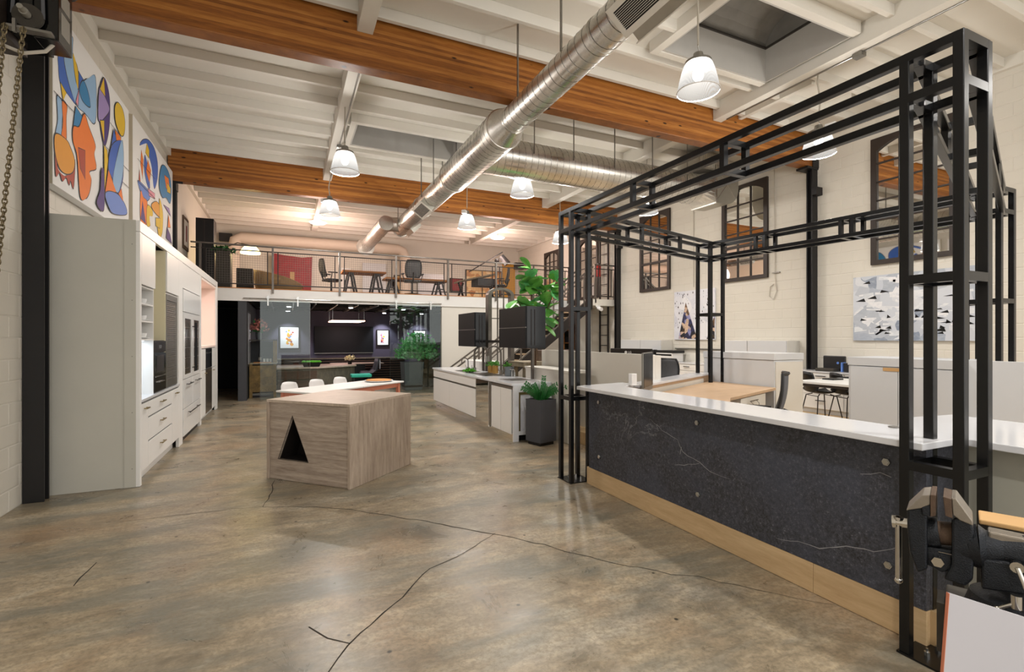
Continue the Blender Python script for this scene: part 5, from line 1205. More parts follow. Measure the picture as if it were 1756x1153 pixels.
# ---------------------------------------------------------------- mezzanine contents
MZ = 2.842
t = thing('red_wall_hanging', 'large dark-red textured panel standing at the back of the mezzanine', 'panel', (.2, 19.7, MZ)); ob('panel', MB().prism([(-.4, 3.0), (.8, 3.0), (.86, 4.6), (.5, 4.55), (-.1, 4.6), (-.5, 4.66)], 'y', 19.6, 19.66), 'redart', t); ob('feet', MB().box(-.35, -.25, 19.5, 19.76, MZ+.001, 3.05).box(.65, .75, 19.5, 19.76, MZ+.001, 3.05), 'olddark', t); ob('inner_patch', B(.1, .25, 19.59, 19.599, 3.7, 4.0), 'tan', t)
t = thing('curved_lounge_chair', 'tan curved-back lounge seat behind the mezzanine railing', 'chair', (-.2, 15.8, MZ))
m = MB(); vs = []; n = 16
for i in range(n+1):
    a = PI*i/n; hh = .72-.5*(i/n)**1.6
    for r_, z in ((.55, .02), (.62, .3), (.66, hh)): vs.append((-.2-math.cos(a)*r_, 15.9-math.sin(a)*r_*.6, MZ+z))
m.add(vs, [(i*3+k, i*3+k+1, (i+1)*3+k+1, (i+1)*3+k) for i in range(n) for k in range(2)])
o = ob('curved_back', m, 'tan', t, smooth=True, flip=False); so = o.modifiers.new('solid', 'SOLIDIFY'); so.thickness = .03
ob('seat', MB().lathe([(0, .3), (.5, .3), (.5, .4), (0, .42)], (-.2, 15.95, MZ), 24), 'tan', t, smooth=True)
def trestle_table(x0, x1, y0, y1, z, label, legmat='mesh', topmat='trestle'):
    t_ = thing('trestle_table', label, 'table', ((x0+x1)/2, (y0+y1)/2, MZ)); ob('tabletop', B(x0, x1, y0, y1, z, z+.06), topmat, t_, bev=.004)
    for x in (x0+.25, x1-.25):
        ob('trestle', MB().bar((x-.2, y0+.1, MZ+.002), (x-.05, y0+.15, z), .05).bar((x+.2, y0+.1, MZ+.002), (x+.05, y0+.15, z), .05).bar((x-.2, y1-.1, MZ+.002), (x-.05, y1-.15, z), .05).bar((x+.2, y1-.1, MZ+.002), (x+.05, y1-.15, z), .05).box(x-.14, x+.14, y0+.12, y0+.16, MZ+.3, MZ+.34).box(x-.06, x+.06, y0+.1, y1-.1, z-.06, z), legmat, t_)
    return t_
trestle_table(1.55, 2.85, 15.7, 16.5, 3.62, 'taller wooden trestle table on the mezzanine behind the office chairs')
trestle_table(2.75, 4.75, 15.2, 15.9, 3.4, 'long lower wooden trestle table on the mezzanine, right of the taller one')
t = thing('drafting_table', 'tilted dark drafting table at the right of the mezzanine', 'table', (5.8, 15.7, MZ))
ob('board', MB().prism([(5.2, 3.45), (6.5, 3.75), (6.5, 3.8), (5.2, 3.5)], 'y', 15.3, 16.1), 'weather', t); ob('drawer_box', B(5.8, 6.5, 15.35, 16.0, 3.35, 3.6), 'mesh', t)
for x in (5.3, 6.4): ob('leg', MB().bar((x-.15, 15.6, MZ+.002), (x+.1, 15.7, 3.45), .05).bar((x+.15, 15.7, MZ+.002), (x-.1, 15.6, 3.45), .05), 'darksteel', t)
g2 = 'mesh-backed office chairs'
dup(oc, (1.2, 15.5, MZ), R(-75), 'mesh office chair left of the taller trestle table on the mezzanine')
dup(oc, (3.45, 14.75, MZ), R(-5), 'mesh office chair in front of the long lower trestle table on the mezzanine')
dup(oc, (6.4, 14.9, MZ), R(60), 'mesh office chair beside the tilted drafting table on the mezzanine')
t = thing('arc_lamp', 'yellow-lit shade of an arc floor lamp at the left of the mezzanine', 'lamp', (-1.4, 16.2, MZ))
ob('arm', MB().tube([(-1.75, 16.2, MZ+.02), (-1.75, 16.2, 3.9), (-1.6, 16.2, 4.2), (-1.3, 16.2, 4.35), (-1.0, 16.2, 4.3), (-.97, 16.2, 4.25)], .015, 8), 'darksteel', t, smooth=True); ob('base', MB().cyl((-1.75, 16.2, MZ+.001), (-1.75, 16.2, MZ+.03), .18, n=20), 'darksteel', t)
ob('shade', MB().lathe([(.0, .22), (.16, .2), (.25, .08), (.27, 0)], (-.97, 16.2, 4.06), 24), 'lampwarm', t, smooth=True)
light('POINT', (-.97, 16.2, 4.0), 22, (1, .75, .3), .1)
t = thing('storage_locker', 'tall black cabinet at the left end of the mezzanine', 'cabinet', (-1.9, 14.8, MZ)); ob('body', B(-2.1, -1.7, 14.6, 15.1, MZ+.001, 4.65), 'black', t, bev=.01); ob('door_line', B(-1.92, -1.9, 14.595, 14.6, MZ+.1, 4.6), 'darksteel', t)
t = thing('trailing_plant', 'dark trailing plant on a black stand beside the tall black cabinet', 'plant', (-1.5, 14.7, MZ)); ob('stand', B(-1.65, -1.32, 14.5, 14.9, MZ+.001, 3.85), 'olddark', t, bev=.01); tuft((-1.5, 14.7, 3.82), .3, 240, .09, 'darkgreen', t, sq=.5)
tag(ob('stereo_cabinet', MB().box(-1.25, -.85, 15.2, 15.7, MZ+.001, 3.5).box(-1.2, -.9, 15.18, 15.2, 3.0, 3.4), 'olddark', bev=.008), 'dark low cabinet beside the trailing plant on the mezzanine', 'cabinet')
t = thing('framed_picture', 'small red-framed picture on the left wall above the mezzanine railing', 'picture', (XL+.02, 14.55, 3.85)); ob('frame', B(XL+.002, XL+.03, 14.2, 14.9, 3.8, 4.6), 'rust', t); ob('print', B(XL+.03, XL+.034, 14.28, 14.82, 3.88, 4.52), 'offwhite', t); ob('figure', B(XL+.034, XL+.036, 14.48, 14.62, 4.0, 4.4), 'redart', t)
for x, y, z, lb in ((-1.95, 19.7, 4.98, 'black loudspeaker high on the back wall, left of the mezzanine'), (9.1, 19.0, 4.55, 'black loudspeaker high in the right back corner of the mezzanine')): tag(ob('wall_speaker', B(x-.2, x+.2, y, y+.2, z, z+.28), 'plasticblack', bev=.01), lb, 'speaker')
t = thing('ceiling_pipe', 'thick pale painted pipe running along the mezzanine back wall', 'pipe', (1, 19.6, 4.5)); ob('pipe', MB().tube([(-1.7, 19.6, MZ+.01), (-1.7, 19.6, 4.6), (-1.62, 19.6, 5.02), (-1.45, 19.6, 5.12), (4.0, 19.6, 5.12), (4.2, 19.6, 5.04), (4.3, 19.6, 4.8), (4.3, 19.6, MZ+.01)], .2, 16), 'pipe', t, smooth=True)
for x0, x1, z0, z1, m_, lb in ((1.9, 2.25, 3.2, 4.3, 'canvas', 'white board with a black dot on the mezzanine back wall'), (2.7, 3.6, 3.1, 4.55, 'laminate', 'grey-white wall cabinet on the mezzanine, left of the yellow print'), (3.95, 4.15, 3.3, 4.1, 'yellowart', 'yellow print leaning on the mezzanine back wall'), (4.9, 6.0, 3.1, 4.25, 'laminate', 'wide grey-white cabinet at the back of the mezzanine'),
                       (6.3, 6.8, 3.6, 4.1, 'redart', 'small red framed print on the mezzanine back wall'), (7.0, 8.6, 3.3, 4.5, 'yellowart', 'wide yellow pinboard with papers on the mezzanine back wall'), (8.7, 9.3, 2.95, 4.9, 'yellowboard', 'plain ochre panel at the right of the mezzanine back wall')):
    t = thing('wall_board', lb, 'board', ((x0+x1)/2, 19.9, z0)); ob('board', B(x0, x1, 19.9, 19.97, z0, z1), m_, t)
    if m_ in ('yellowart', 'redart'): ob('frame', MB().box(x0-.03, x0, 19.88, 19.98, z0-.03, z1+.03).box(x1, x1+.03, 19.88, 19.98, z0-.03, z1+.03).box(x0, x1, 19.88, 19.98, z1, z1+.03).box(x0, x1, 19.88, 19.98, z0-.03, z0), 'olddark', t)
    if 'dot' in lb: ob('black_dot', MB().cyl((2.08, 19.899, 3.8), (2.08, 19.895, 3.8), .05, n=14), 'black', t)
t = thing('camera_crane', 'black studio lamp on a long boom arm near the right end of the mezzanine', 'lamp', (7.0, 16.5, MZ)); ob('stand', MB().tube([(6.4, 16.5, MZ+.002), (6.4, 16.5, 4.0)], .02, 8), 'black', t); ob('boom', MB().tube([(5.9, 16.5, 3.95), (7.2, 16.5, 4.75)], .018, 8), 'black', t); ob('head', MB().cyl((7.15, 16.5, 4.6), (7.35, 16.4, 4.3), .1, .14, 14).ball((6.95, 16.45, 4.4), .09, 10, 6), 'plasticblack', t)

# ---------------------------------------------------------------- glass front and conference room
t = thing('sliding_rail', 'brushed steel sliding-door rail with rollers fixed to the white mezzanine edge', 'rail', (1.5, 14.03, 2.6))
ob('rail', MB().cyl((-1.0, 14.02, 2.6), (4.15, 14.02, 2.6), .014, n=10), 'steel', t)
for x in (-.85, .0, .7, 1.4, 2.2, 3.0, 3.9): ob('standoff', MB().cyl((x, 14.02, 2.6), (x, 14.058, 2.6), .018, n=10), 'steel', t)
for x0, x1, lb in ((-.62, .56, 'left sliding glass panel in front of the conference room'), (2.64, 4.12, 'right sliding glass panel in front of the conference room')):
    t = thing('glass_door', lb, 'glass panel', ((x0+x1)/2, 14.0, .01)); ob('pane', B(x0, x1, 13.995, 14.007, .012, 2.55), 'glass', t)
    for x in (x0+.18, x1-.3): ob('roller_hanger', MB().box(x-.018, x+.018, 13.985, 13.994, 2.42, 2.6).cyl((x, 13.98, 2.63), (x, 14.0, 2.63), .04, n=14), 'steel', t)
    ob('edge_clip', B(x1-.004, x1, 13.99, 14.012, .02, 2.5), 'brushed', t)
t = thing('patina_bar_cabinet', 'weathered green-gold cabinet with open black upper part inside the glass room', 'cabinet', (-.6, 14.9, 0))
for x in (-.9, -.33): ob('leg', B(x, x+.07, 14.6, 14.67, .001, .92), 'patina', t)
ob('door_panel', B(-.83, -.33, 14.62, 14.65, .16, .86), 'patina', t); ob('body', B(-.9, -.26, 14.67, 15.2, .12, .9), 'olddark', t); ob('counter_top', B(-.92, -.24, 14.58, 15.22, .9, .93), 'weather', t)
ob('hutch_back', B(-.9, -.26, 15.16, 15.2, .931, 1.5), 'darkwall2', t); ob('hutch_post', B(-.34, -.24, 14.6, 14.7, .931, 1.52), 'patina', t); ob('hutch_side', B(-.3, -.26, 14.7, 15.16, .931, 1.5), 'patina', t); ob('hutch_top', B(-.92, -.24, 14.6, 15.2, 1.521, 1.55), 'olddark', t)
t = thing('wine_bottle', 'dark wine bottle on the patina bar cabinet', 'bottle', (-.66, 14.85, .931)); ob('body', MB().lathe([(0, 0), (.038, 0), (.04, .2), (.014, .27), (.014, .33), (0, .33)], (0, 0, 0), 14), 'plasticblack', t, local=True, smooth=True); ob('label_band', MB().cyl((0, 0, .06), (0, 0, .14), .041, n=14), 'label', t, local=True)
for i, x in enumerate((-.56, -.48, -.4)): 
    t = thing('drinking_glass', ['glass tumbler next to the wine bottle', 'middle glass tumbler on the patina bar cabinet', 'glass tumbler by the right post of the patina bar cabinet'][i], 'glass', (x, 14.9, .931), 0, 'tumblers on the bar cabinet'); ob('cup', MB().lathe([(0, .004), (.028, .004), (.034, .1), (.031, .1), (.025, .012), (0, .012)], (0, 0, 0), 14), 'gloss', t, local=True, smooth=True)
tag(ob('wooden_tray', B(-.8, -.38, 14.62, 14.8, .931, .95), 'trestle'), 'wooden tray on the patina bar cabinet', 'tray')
t = thing('flower_vase', 'tall bouquet of coral-pink flowers in a glass vase on top of the bar cabinet', 'flowers', (-.68, 14.9, 1.551)); ob('vase', MB().lathe([(0, 0), (.05, 0), (.06, .1), (.05, .22), (.045, .22), (.045, .02), (0, .02)], (0, 0, 0), 14), 'zinc', t, local=True, smooth=True)
tuft((-.68, 14.9, 1.78), .22, 200, .09, 'pink_flower', t, 'blossoms', 1.5); tuft((-.68, 14.9, 1.74), .2, 60, .1, 'darkgreen', t, 'foliage', 1.9)
t = thing('framed_drawing', 'large pale framed sheet on the dark left wall beside the bar cabinet', 'picture', (-.92, 14.8, .9)); ob('frame', B(-.929, -.91, 14.3, 15.3, .85, 2.3), 'darksteel', t); ob('sheet', B(-.91, -.905, 14.36, 15.24, .91, 2.24), 'paperwhite', t)
def conf_pic(x0, x1, z0, z1, cols, label):
    t_ = thing('framed_print', label, 'picture', ((x0+x1)/2, 18.27, z0)); ob('frame', B(x0-.04, x1+.04, 18.25, 18.295, z0-.04, z1+.04), 'darksteel', t_); ob('sheet', B(x0, x1, 18.24, 18.249, z0, z1), 'canvas', t_)
    random.seed(int(x0*100)); cx = (x0+x1)/2; w = x1-x0; h = z1-z0
    for k in range(16):
        u = k/15; px = cx+random.uniform(-.16, .16)*w*(1.4 if u > .6 else .9); pz = z0+h*(.18+.66*u); r_ = w*random.uniform(.05, .1)
        ob('colour_patch', MB().add([(px+r_*math.cos(a)*random.uniform(.7, 1.6), 18.2385-.0002*k, pz+r_*math.sin(a)*random.uniform(.7, 1.5)) for a in (0, 1.2, 2.4, 3.7, 5)], [(0, 1, 2, 3, 4)]), 'art_'+cols[k % len(cols)], t_, flip=False)
conf_pic(-.2, .36, 1.25, 1.95, ['amber', 'orange', 'yellow', 'rust', 'sky'], 'framed orange and yellow abstract portrait print, left of the wall screen')
conf_pic(3.0, 3.38, 1.34, 1.86, ['pink', 'purple', 'rust', 'pink', 'yellow'], 'framed pink abstract portrait print right of the wall screen')
conf_pic(4.35, 4.75, 1.28, 1.85, ['ink', 'lavender', 'ink', 'rust'], 'framed print partly hidden by the green bush, farthest right in the glass room')
t = thing('television', 'wide black wall-mounted screen in the conference room', 'television', (1.85, 18.25, 1.05)); ob('panel', B(.86, 2.84, 18.2, 18.28, 1.07, 2.0), 'hoodblack', t, bev=.006); ob('bezel', B(.86, 2.84, 18.195, 18.199, 1.05, 1.07), 'brushed', t)
t = thing('slatted_sideboard', 'dark slatted sideboard under the wall screen', 'sideboard', (1.6, 18, 0)); ob('body', B(-.4, 3.9, 17.85, 18.28, .05, .86), 'darkroom', t); ob('top', B(-.45, 3.95, 17.8, 18.29, .861, .9), 'granite', t)
for k in range(9): ob('slat', B(-.4, 3.9, 17.82, 17.849, .1+k*.085, .13+k*.085), 'walnut', t)
t = thing('stone_serving_island', 'low walnut and stone-sided serving island inside the glass room', 'island', (.8, 16, 0))
m = MB().prism([(-.25, 15.45), (.83, 15.45), (1.95, 16.2), (1.95, 16.9), (-.25, 16.9)], 'z', .05, .7); ob('body', m, 'granite', t)
for z0, z1 in ((.08, .36), (.4, .64)): ob('drawer', B(-.24, .8, 15.42, 15.449, z0, z1), 'walnut', t, bev=.004)
ob('top', MB().prism([(-.28, 15.4), (.84, 15.4), (2.0, 16.16), (2.0, 16.95), (-.28, 16.95)], 'z', .701, .745), 'islwoodtop', t)
t = thing('conference_table', 'long dark-striped conference table set with place mats in the glass room', 'table', (2, 17, 0)); ob('top', B(1.3, 3.0, 16.97, 17.6, .72, .75), 'islwoodtop', t); ob('pedestal', B(1.8, 2.4, 17.1, 17.5, .001, .72), 'black', t)
t = thing('moss_trough', 'black trough of bright green moss on the serving island', 'plant', (.66, 15.6, .746)); ob('trough', MB().add([(.45, 15.5, .747), (.87, 15.5, .747), (.87, 15.7, .747), (.45, 15.7, .747), (.4, 15.47, .87), (.92, 15.47, .87), (.92, 15.73, .87), (.4, 15.73, .87)], [(0, 1, 2, 3), (4, 5, 6, 7), (0, 1, 5, 4), (1, 2, 6, 5), (2, 3, 7, 6), (3, 0, 4, 7)]), 'black', t); 
m = MB(); random.seed(3)
for k in range(12): m.ball((.45+random.uniform(0, .42), 15.6+random.uniform(-.07, .07), .89), .07, 8, 5, (1, 1, .6))
ob('moss', m, 'mossgreen', t)['kind'] = 'stuff'
t = thing('flower_bowl', 'small pot of cream flowers on the conference table', 'flowers', (1.85, 16.6, .746)); ob('pot', MB().cyl((1.85, 16.6, .747), (1.85, 16.6, .86), .06, .08, 14), 'black', t); tuft((1.85, 16.6, .88), .17, 110, .07, 'pale_flower', t, 'blossoms', .9)
for i, (x, y) in enumerate(((2.35, 16.1), (2.45, 16.7), (2.55, 17.3))):
    t = thing('conference_chair', ['dark shell chair at the conference table, nearest the glass', 'dark shell chair at the conference table, middle of three', 'dark shell chair at the conference table, farthest from the glass'][i], 'chair', (x, y, 0), R(95), 'dark shell chairs at the conference table')
    m = MB(); vs = []; 
    for j in range(8):
        v = j/7; 
        for k in range(9): s_ = -1+k/4; w_ = .26*(1-.2*v); vs.append((s_*w_, (-.25-.1*v)+.12*s_*s_*(1-v*.4) if j > 2 else .22-.16*j+.0*s_, .46+(max(0, j-2)/5)*.42+.02*s_*s_))
    m.add(vs, [(j*9+k, j*9+k+1, (j+1)*9+k+1, (j+1)*9+k) for j in range(7) for k in range(8)]); o = ob('shell', m, 'darkwall2', t, local=True, smooth=True, flip=False); so = o.modifiers.new('solid', 'SOLIDIFY'); so.thickness = .02
    ob('stripe', MB().box(-.03, .03, -.385, -.36, .6, .86), 'paperwhite', t, local=True); ob('pedestal', MB().cyl((0, 0, .02), (0, 0, .44), .03, n=10).cyl((0, 0, .002), (0, 0, .02), .24, n=20), 'black', t, local=True)
t = thing('turquoise_bench', 'bench with a turquoise cushion beside the conference chairs', 'bench', (2.0, 15.5, 0)); ob('cushion', B(1.75, 2.35, 15.3, 15.7, .4, .5), 'turq', t, bev=.03); ob('frame', MB().box(1.8, 1.84, 15.35, 15.65, .001, .4).box(2.26, 2.3, 15.35, 15.65, .001, .4), 'black', t)
t = thing('light_ring', 'rectangular warm light frame hanging over the conference table', 'lamp', (1.75, 16.9, 2.13))
m = MB().box(1.27, 2.27, 16.2, 16.24, 2.12, 2.15).box(1.27, 2.27, 17.56, 17.6, 2.12, 2.15).box(1.27, 1.31, 16.24, 17.56, 2.12, 2.15).box(2.23, 2.27, 16.24, 17.56, 2.12, 2.15); ob('light_bar', m, 'ledwarm', t)
for x in (1.3, 2.25):
    for y in (16.25, 17.55): ob('cable', B(x-.003, x+.003, y-.003, y+.003, 2.15, 2.598), 'steel', t)
light('AREA', (1.77, 16.9, 2.05), 14, (1, .75, .8), .8)
for x, y, a_, lb in ((.03, 17.75, 1, 'recessed spotlight above the orange portrait print'), (3.15, 17.75, 1, 'recessed spotlight above the pink portrait print'), (4.5, 17.75, 1, 'recessed spotlight above the print behind the bush'), (.05, 15.2, 0, 'recessed spotlight near the glass, left side of the conference room'), (1.7, 15.0, 0, 'recessed spotlight near the glass, middle of the conference room'), (3.3, 15.3, 0, 'recessed spotlight near the glass, right side of the conference room')):
    t = thing('downlight', lb, 'lamp', (x, y, 2.46), 0, 'conference room spotlights'); ob('lens', MB().cyl((x, y, 2.468), (x, y, 2.475), .06, n=16), 'spotface', t); ob('can', MB().cyl((x, y, 2.476), (x, y, 2.598), .075, n=16), 'paperwhite', t)
    light('SPOT', (x, y, 2.44), 75 if a_ else 40, (.85, .9, 1), .04, (R(22) if a_ else 0, 0, 0), spot=R(75), blend=.6)
t = thing('zinc_planter', 'grey square planter with a leafy green bush behind the right glass panel', 'plant', (3.5, 15.0, 0)); ob('pot', taper_box(3.5, 15.0, .52, .86, .6, .003), 'zinc', t, bev=.01); ob('foot_band', B(3.23, 3.77, 14.73, 15.27, .1, .16), 'darksteel', t); tuft((3.7, 15.1, .95), .7, 1500, .12, 'bushgreen', t, sq=1.15)
tag(ob('concrete_planter', taper_box(4.25, 15.9, .55, 1.15, .6, .003).box(4.05, 4.45, 15.7, 16.1, 1.15, 1.16), 'granite', bev=.01), 'taller brown-grey square pot behind the zinc planter in the glass room', 'pot')

# ---------------------------------------------------------------- roller-door hoist at top left
t = thing('door_hoist', 'black electric roller-door hoist with pulley and chain, mounted high on the left wall', 'hoist', (-2.0, 5.3, 4.03))
ob('mount_plate', B(-2.24, -2.02, 5.1, 5.55, 4.0, 4.9), 'bronze', t); ob('gear_case', B(-2.02, -1.86, 5.2, 5.6, 4.06, 4.9), 'blackgloss', t, bev=.006)
ob('control_box', B(-1.858, -1.7, 5.2, 5.48, 4.03, 4.55), 'blackgloss', t, bev=.006); ob('motor', MB().cyl((-1.78, 5.2, 4.68), (-1.78, 5.6, 4.68), .1, n=20), 'black', t, smooth=True); ob('motor_band', MB().cyl((-1.78, 5.25, 4.68), (-1.78, 5.29, 4.68), .104, n=20), 'chrome', t)
pl = ob('pulley', MB().lathe([(.03, 0), (.095, 0), (.1, .008), (.085, .016), (.1, .024), (.095, .032), (.03, .032)], (0, 0, 0), 28), 'olddark', t, local=True, smooth=True); pl.rotation_euler = (R(90), 0, 0); pl.location = (-1.88+2.0, 5.19-5.3, 4.17-4.03)
ob('shaft', MB().cyl((-1.88, 5.2, 4.17), (-1.88, 5.03, 4.17), .02, n=12).cyl((-1.88, 5.09, 4.17), (-1.88, 5.15, 4.17), .03, n=12), 'label', t, smooth=True)
ob('belt', MB().bar((-1.975, 5.17, 4.17), (-1.93, 5.17, 4.9), .012, .02).bar((-1.785, 5.17, 4.17), (-1.8, 5.17, 4.9), .012, .02), 'mesh', t)
ob('bottom_bracket', MB().box(-2.0, -1.72, 5.12, 5.2, 4.04, 4.06).box(-1.95, -1.93, 5.1, 5.13, 4.0, 4.1), 'brushed', t)
for z0, z1 in ((4.12, 4.3), (4.34, 4.48)): ob('rating_label', B(-1.7, -1.698, 5.25, 5.42, z0, z1), 'label', t)
ob('bolts', MB().ball((-1.79, 5.195, 4.4), .012, 8, 5).ball((-1.74, 5.195, 4.36), .008, 8, 5).ball((-1.97, 5.19, 4.3), .012, 8, 5).ball((-1.98, 5.19, 4.12), .01, 8, 5), 'chrome', t)
ob('cable', MB().tube([(-1.76, 5.3, 4.05), (-1.8, 5.25, 3.95), (-1.92, 5.2, 3.88), (-2.1, 5.15, 3.92), (-2.22, 5.0, 4.05)], .014, 8), 'blockcable', t, smooth=True)
def chain(p0, p1, label, sag=.0, link=.052):
    t_ = thing('pull_chain', label, 'chain', p1); p0 = Vector(p0); p1 = Vector(p1); L_ = (p1-p0).length; k = int(L_/(link*.66)); m = MB()
    for i in range(k):
        u = i/k; p = p0.lerp(p1, u)+Vector((0, 0, -sag*math.sin(PI*u))); d_ = (p1-p0).normalized(); a_ = Vector((1, 0, 0)) if i % 2 else Vector((0, 1, 0)); a_ = (a_-d_*a_.dot(d_)).normalized()
        q = [p+d_*(math.sin(w)*link/2)+a_*(math.cos(w)*link*.3) for w in [j*2*PI/8 for j in range(9)]]; m.tube(q, .0055, 5, caps=False)
    ob('links', m, 'chainm', t_, smooth=True); ob('end_ring', MB().tube([p0+Vector((math.cos(w)*.02, 0, math.sin(w)*.02)) for w in [j*2*PI/8 for j in range(9)]], .005, 5), 'chainm', t_)
chain((-2.0, 5.12, 4.03), (-2.17, 5.2, 2.0), 'left strand of brass-coloured pull chain hanging from the door hoist')
chain((-1.89, 5.12, 4.03), (-2.14, 5.32, 1.9), 'right strand of brass-coloured pull chain hanging from the door hoist')

# ---------------------------------------------------------------- bench vise and white board, bottom right
Ov = Vector((1.4405, 0.6036, 0)); va = -1.17399
def vt(m):
    T_ = Matrix.Translation(Ov) @ Matrix.Rotation(va, 4, 'Z'); m.v = [T_ @ v for v in m.v]; return m
def vp(name, pts, t0, t1, mat, par, bev=.003, **kw): return ob(name, vt(MB().prism(pts, 'y', t0, t1)), mat, par, bev=bev, **kw)
ZB_ = 0.965
tb = thing('workbench', 'dark old workbench carrying the vise at the lower right', 'workbench', (1.5, .6, 0))
ob('bench_top', vt(B(-.03, .13, -.05, .13, ZB_-.06, ZB_)), 'olddark', tb, bev=.004)
ob('leg', vt(B(.03, .08, .0, .08, .0015, ZB_-.06)), 'olddark', tb, bev=.004); ob('leg', vt(B(.09, .125, .05, .12, .0015, ZB_-.06)), 'olddark', tb, bev=.004)
ob('end_block', vt(B(-0.0445, -.031, -.03, .05, .86, ZB_+.01)), 'olddark', tb); ob('spacer_block', vt(B(-.028, .02, -.045, .0, ZB_+.0005, ZB_+.022)), 'jawface', tb)
tb2 = thing('timber_plank', 'long light plank edge lying behind the vise on the workbench', 'plank', (1.6, .7, 1.0)); ob('board', vt(B(.03, .3, .07, .16, 1.15, 1.162)), 'ply_edge', tb2, bev=.003); ob('support', vt(B(.05, .13, .095, .125, ZB_+.001, 1.15)), 'olddark', tb2)
t = thing('bench_vise', 'heavy worn black bench vise with open jaws and silver handle', 'vise', tuple(Ov+Vector((0, 0, ZB_))), va)
def vo(name, m, mat, bev=0, smooth=False): return ob(name, vt(m), mat, t, bev=bev, smooth=smooth)
vp('moving_jaw', [(-0.0992, 1.182), (-0.0692, 1.1975), (-0.0605, 1.1739), (-0.0605, 1.0492), (-0.0791, 1.0348), (-0.0936, 1.0793), (-0.0981, 1.1287)], -0.04, 0.04, 'vise', t, 0.005)
vp('jaw_top', [(-0.1003, 1.1817), (-0.0703, 1.2243), (-0.0552, 1.229), (-0.0552, 1.2063), (-0.0703, 1.1944)], -0.045, 0.045, 'jawface', t, 0.002)
vp('jaw_plate', [(-0.0552, 1.2304), (-0.0455, 1.231), (-0.0455, 1.1832), (-0.0552, 1.1781)], -0.048, 0.048, 'rust', t, 0.001)
vp('jaw_block', [(-0.0714, 1.197), (-0.0552, 1.2063), (-0.0552, 1.1781), (-0.0692, 1.1775)], -0.046, 0.046, 'vise', t, 0.002)
vp('fixed_jaw', [(-0.0183, 1.1786), (-0.0051, 1.1874), (0.018, 1.1753), (0.0199, 1.1555), (0.014, 1.1241), (0.0199, 1.0987), (0.018, 1.0507), (0.005, 1.0315), (-0.0318, 1.0358), (-0.0183, 1.0735)], -0.04, 0.04, 'vise', t, 0.005)
vp('fixed_jaw_top', [(-0.0183, 1.2298), (-0.0101, 1.2302), (0.018, 1.1848), (0.018, 1.1753), (-0.004, 1.1821), (-0.0163, 1.193)], -0.045, 0.045, 'jawface', t, 0.002)
vp('jaw_plate', [(-0.0329, 1.2309), (-0.0183, 1.2284), (-0.0163, 1.1847), (-0.0287, 1.1872)], -0.048, 0.048, 'rust', t, 0.001)
vo('guide_collar', MB().cyl((-0.0627, 0, 1.128), (-0.0402, 0, 1.1312), 0.036, 0.034, 20), 'vise', smooth=True)
vo('lead_screw', MB().cyl((-0.0402, 0, 1.1312), (-0.0101, 0, 1.1352), 0.027, 0.027, 20), 'rust', smooth=True)
vp('slide_bar', [(-0.0627, 1.0996), (-0.0163, 1.1045), (-0.0183, 1.0596), (-0.035, 1.046), (-0.0627, 1.057)], -0.028, 0.028, 'vise', t, 0.003)
vo('slide_edge', B(-0.0413, -0.0183, -.031, -.0285, 1.0956, 1.0945), 'chrome'); vo('nut', MB().cyl((-0.0424, -.042, 1.0731), (-0.0424, -.0285, 1.0731), .012, n=6), 'chrome')
m = MB().cyl((-0.0101, 0, 1.1104), (0.012, 0, 1.1154), 0.040, 0.044, 22).cyl((0.012, 0, 1.1154), (0.0297, 0, 1.1178), 0.044, 0.050, 22).cyl((0.0297, 0, 1.1178), (0.0413, 0, 1.1185), 0.050, 0.040, 22).cyl((0.0413, 0, 1.1185), (0.0677, 0, 1.1209), 0.040, 0.035, 22).cyl((0.0677, 0, 1.1209), (0.1173, 0, 1.1278), 0.035, 0.037, 22); vo('barrel', m, 'vise', smooth=True)
vp('body_block', [(0.0317, 1.1049), (0.1173, 1.1125), (0.1173, 1.0488), (0.0317, 1.035)], -0.04, 0.04, 'vise', t, 0.005)
vp('anvil_ridge', [(0.0432, 1.163), (0.1173, 1.1609), (0.1173, 1.1405), (0.0432, 1.1404)], -0.022, 0.022, 'jawface', t, 0.004)
vo('swivel_base', MB().cyl((0.0816, .01, ZB_+.001), (0.0816, .01, ZB_+.05), .085, .07, 28), 'vise', smooth=True)
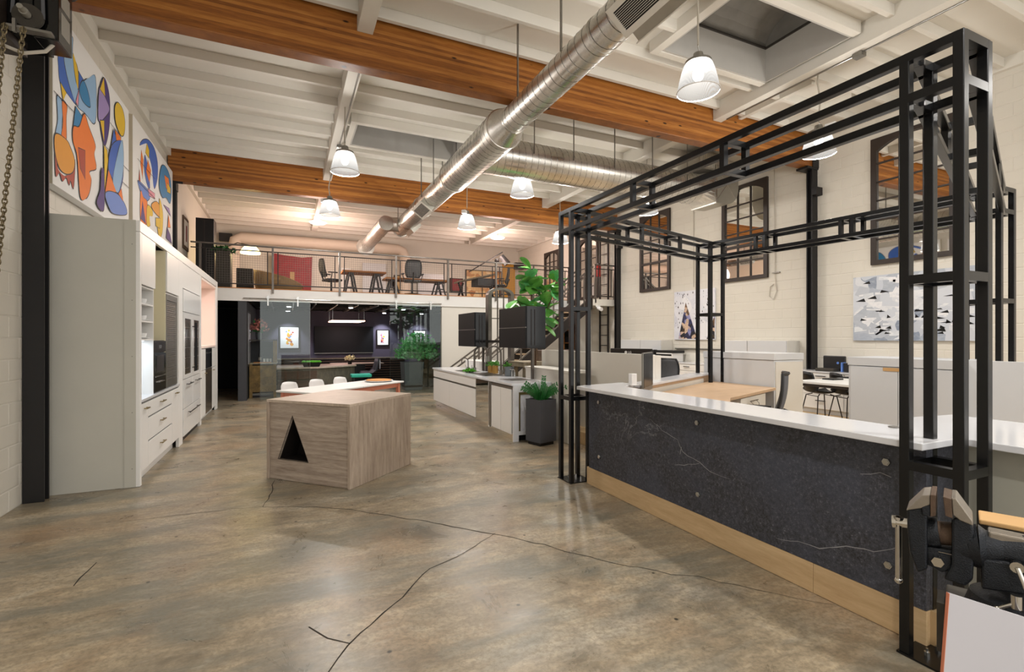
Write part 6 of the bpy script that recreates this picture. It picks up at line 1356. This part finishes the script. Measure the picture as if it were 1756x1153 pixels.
vo('mounting_lug', MB().cyl((0.0219, -0.03, ZB_+.001), (0.0219, -0.03, ZB_+.018), .028, n=16).cyl((0.0219, -0.03, ZB_+.018), (0.0219, -0.03, ZB_+.024), .018, n=16).cyl((0.0219, -0.03, ZB_+.024), (0.0219, -0.03, ZB_+.038), .012, n=6), 'vise')
vo('mounting_lug', MB().cyl((0.1085, -0.04, ZB_+.001), (0.1085, -0.04, ZB_+.018), .028, n=16).cyl((0.1085, -0.04, ZB_+.018), (0.1085, -0.04, ZB_+.024), .018, n=16).cyl((0.1085, -0.04, ZB_+.024), (0.1085, -0.04, ZB_+.038), .012, n=6), 'vise')
vo('screw_head', MB().cyl((-0.1302, 0, 1.1364), (-0.0981, 0, 1.1388), .0115, n=16).cyl((-0.1302, 0, 1.1364), (-0.1221, 0, 1.137), .015, n=16), 'chrome', smooth=True)
vo('handle_rod', MB().cyl((-0.1175, -.004, 1.1514), (-0.1175, -.004, 0.9933), .0068, n=12).cyl((-0.1175, -.004, 1.1514), (-0.1175, -.004, 1.1454), .0105, n=12).ball((-0.1175, -.004, 0.9933), .009, 10, 6), 'chrome', smooth=True)
vo('lock_handle', MB().cyl((0.087, -.055, 1.1058), (0.087, -.038, 1.1058), .012, n=12).cyl((0.087, -.056, 1.1058), (0.1023, -.07, 1.0615), .0045, n=10), 'chrome', smooth=True)
vo('swivel_handle', MB().cyl((0.0843, -.08, 1.0279), (0.0843, -.08, 1.0559), .009, n=12).cyl((0.0843, -.08, 1.0399), (0.0546, -.085, 1.019), .004, n=10).ball((0.0546, -.085, 1.019), .006, 8, 6), 'chrome', smooth=True)
t = thing('white_board', 'plain white board leaning against the front of the workbench below the vise', 'board', (1.3, .5, .28))
T_ = Matrix.Translation((1.19, .555, 0)) @ Matrix.Rotation(-math.atan(386/840), 4, 'Z')
m = MB().prism([(-.015, .28), (.3, .28), (.3, .995), (.045, 1.077)], 'y', 0, .006); m.v = [T_ @ v for v in m.v]; ob('sheet', m, 'paperwhite', t)
m = MB().prism([(-.0163, .28), (-.0153, .28), (.0447, 1.077), (.0437, 1.077)], 'y', -.0005, .0065); m.v = [T_ @ v for v in m.v]; ob('edge_strip', m, 'orangepaint', t)
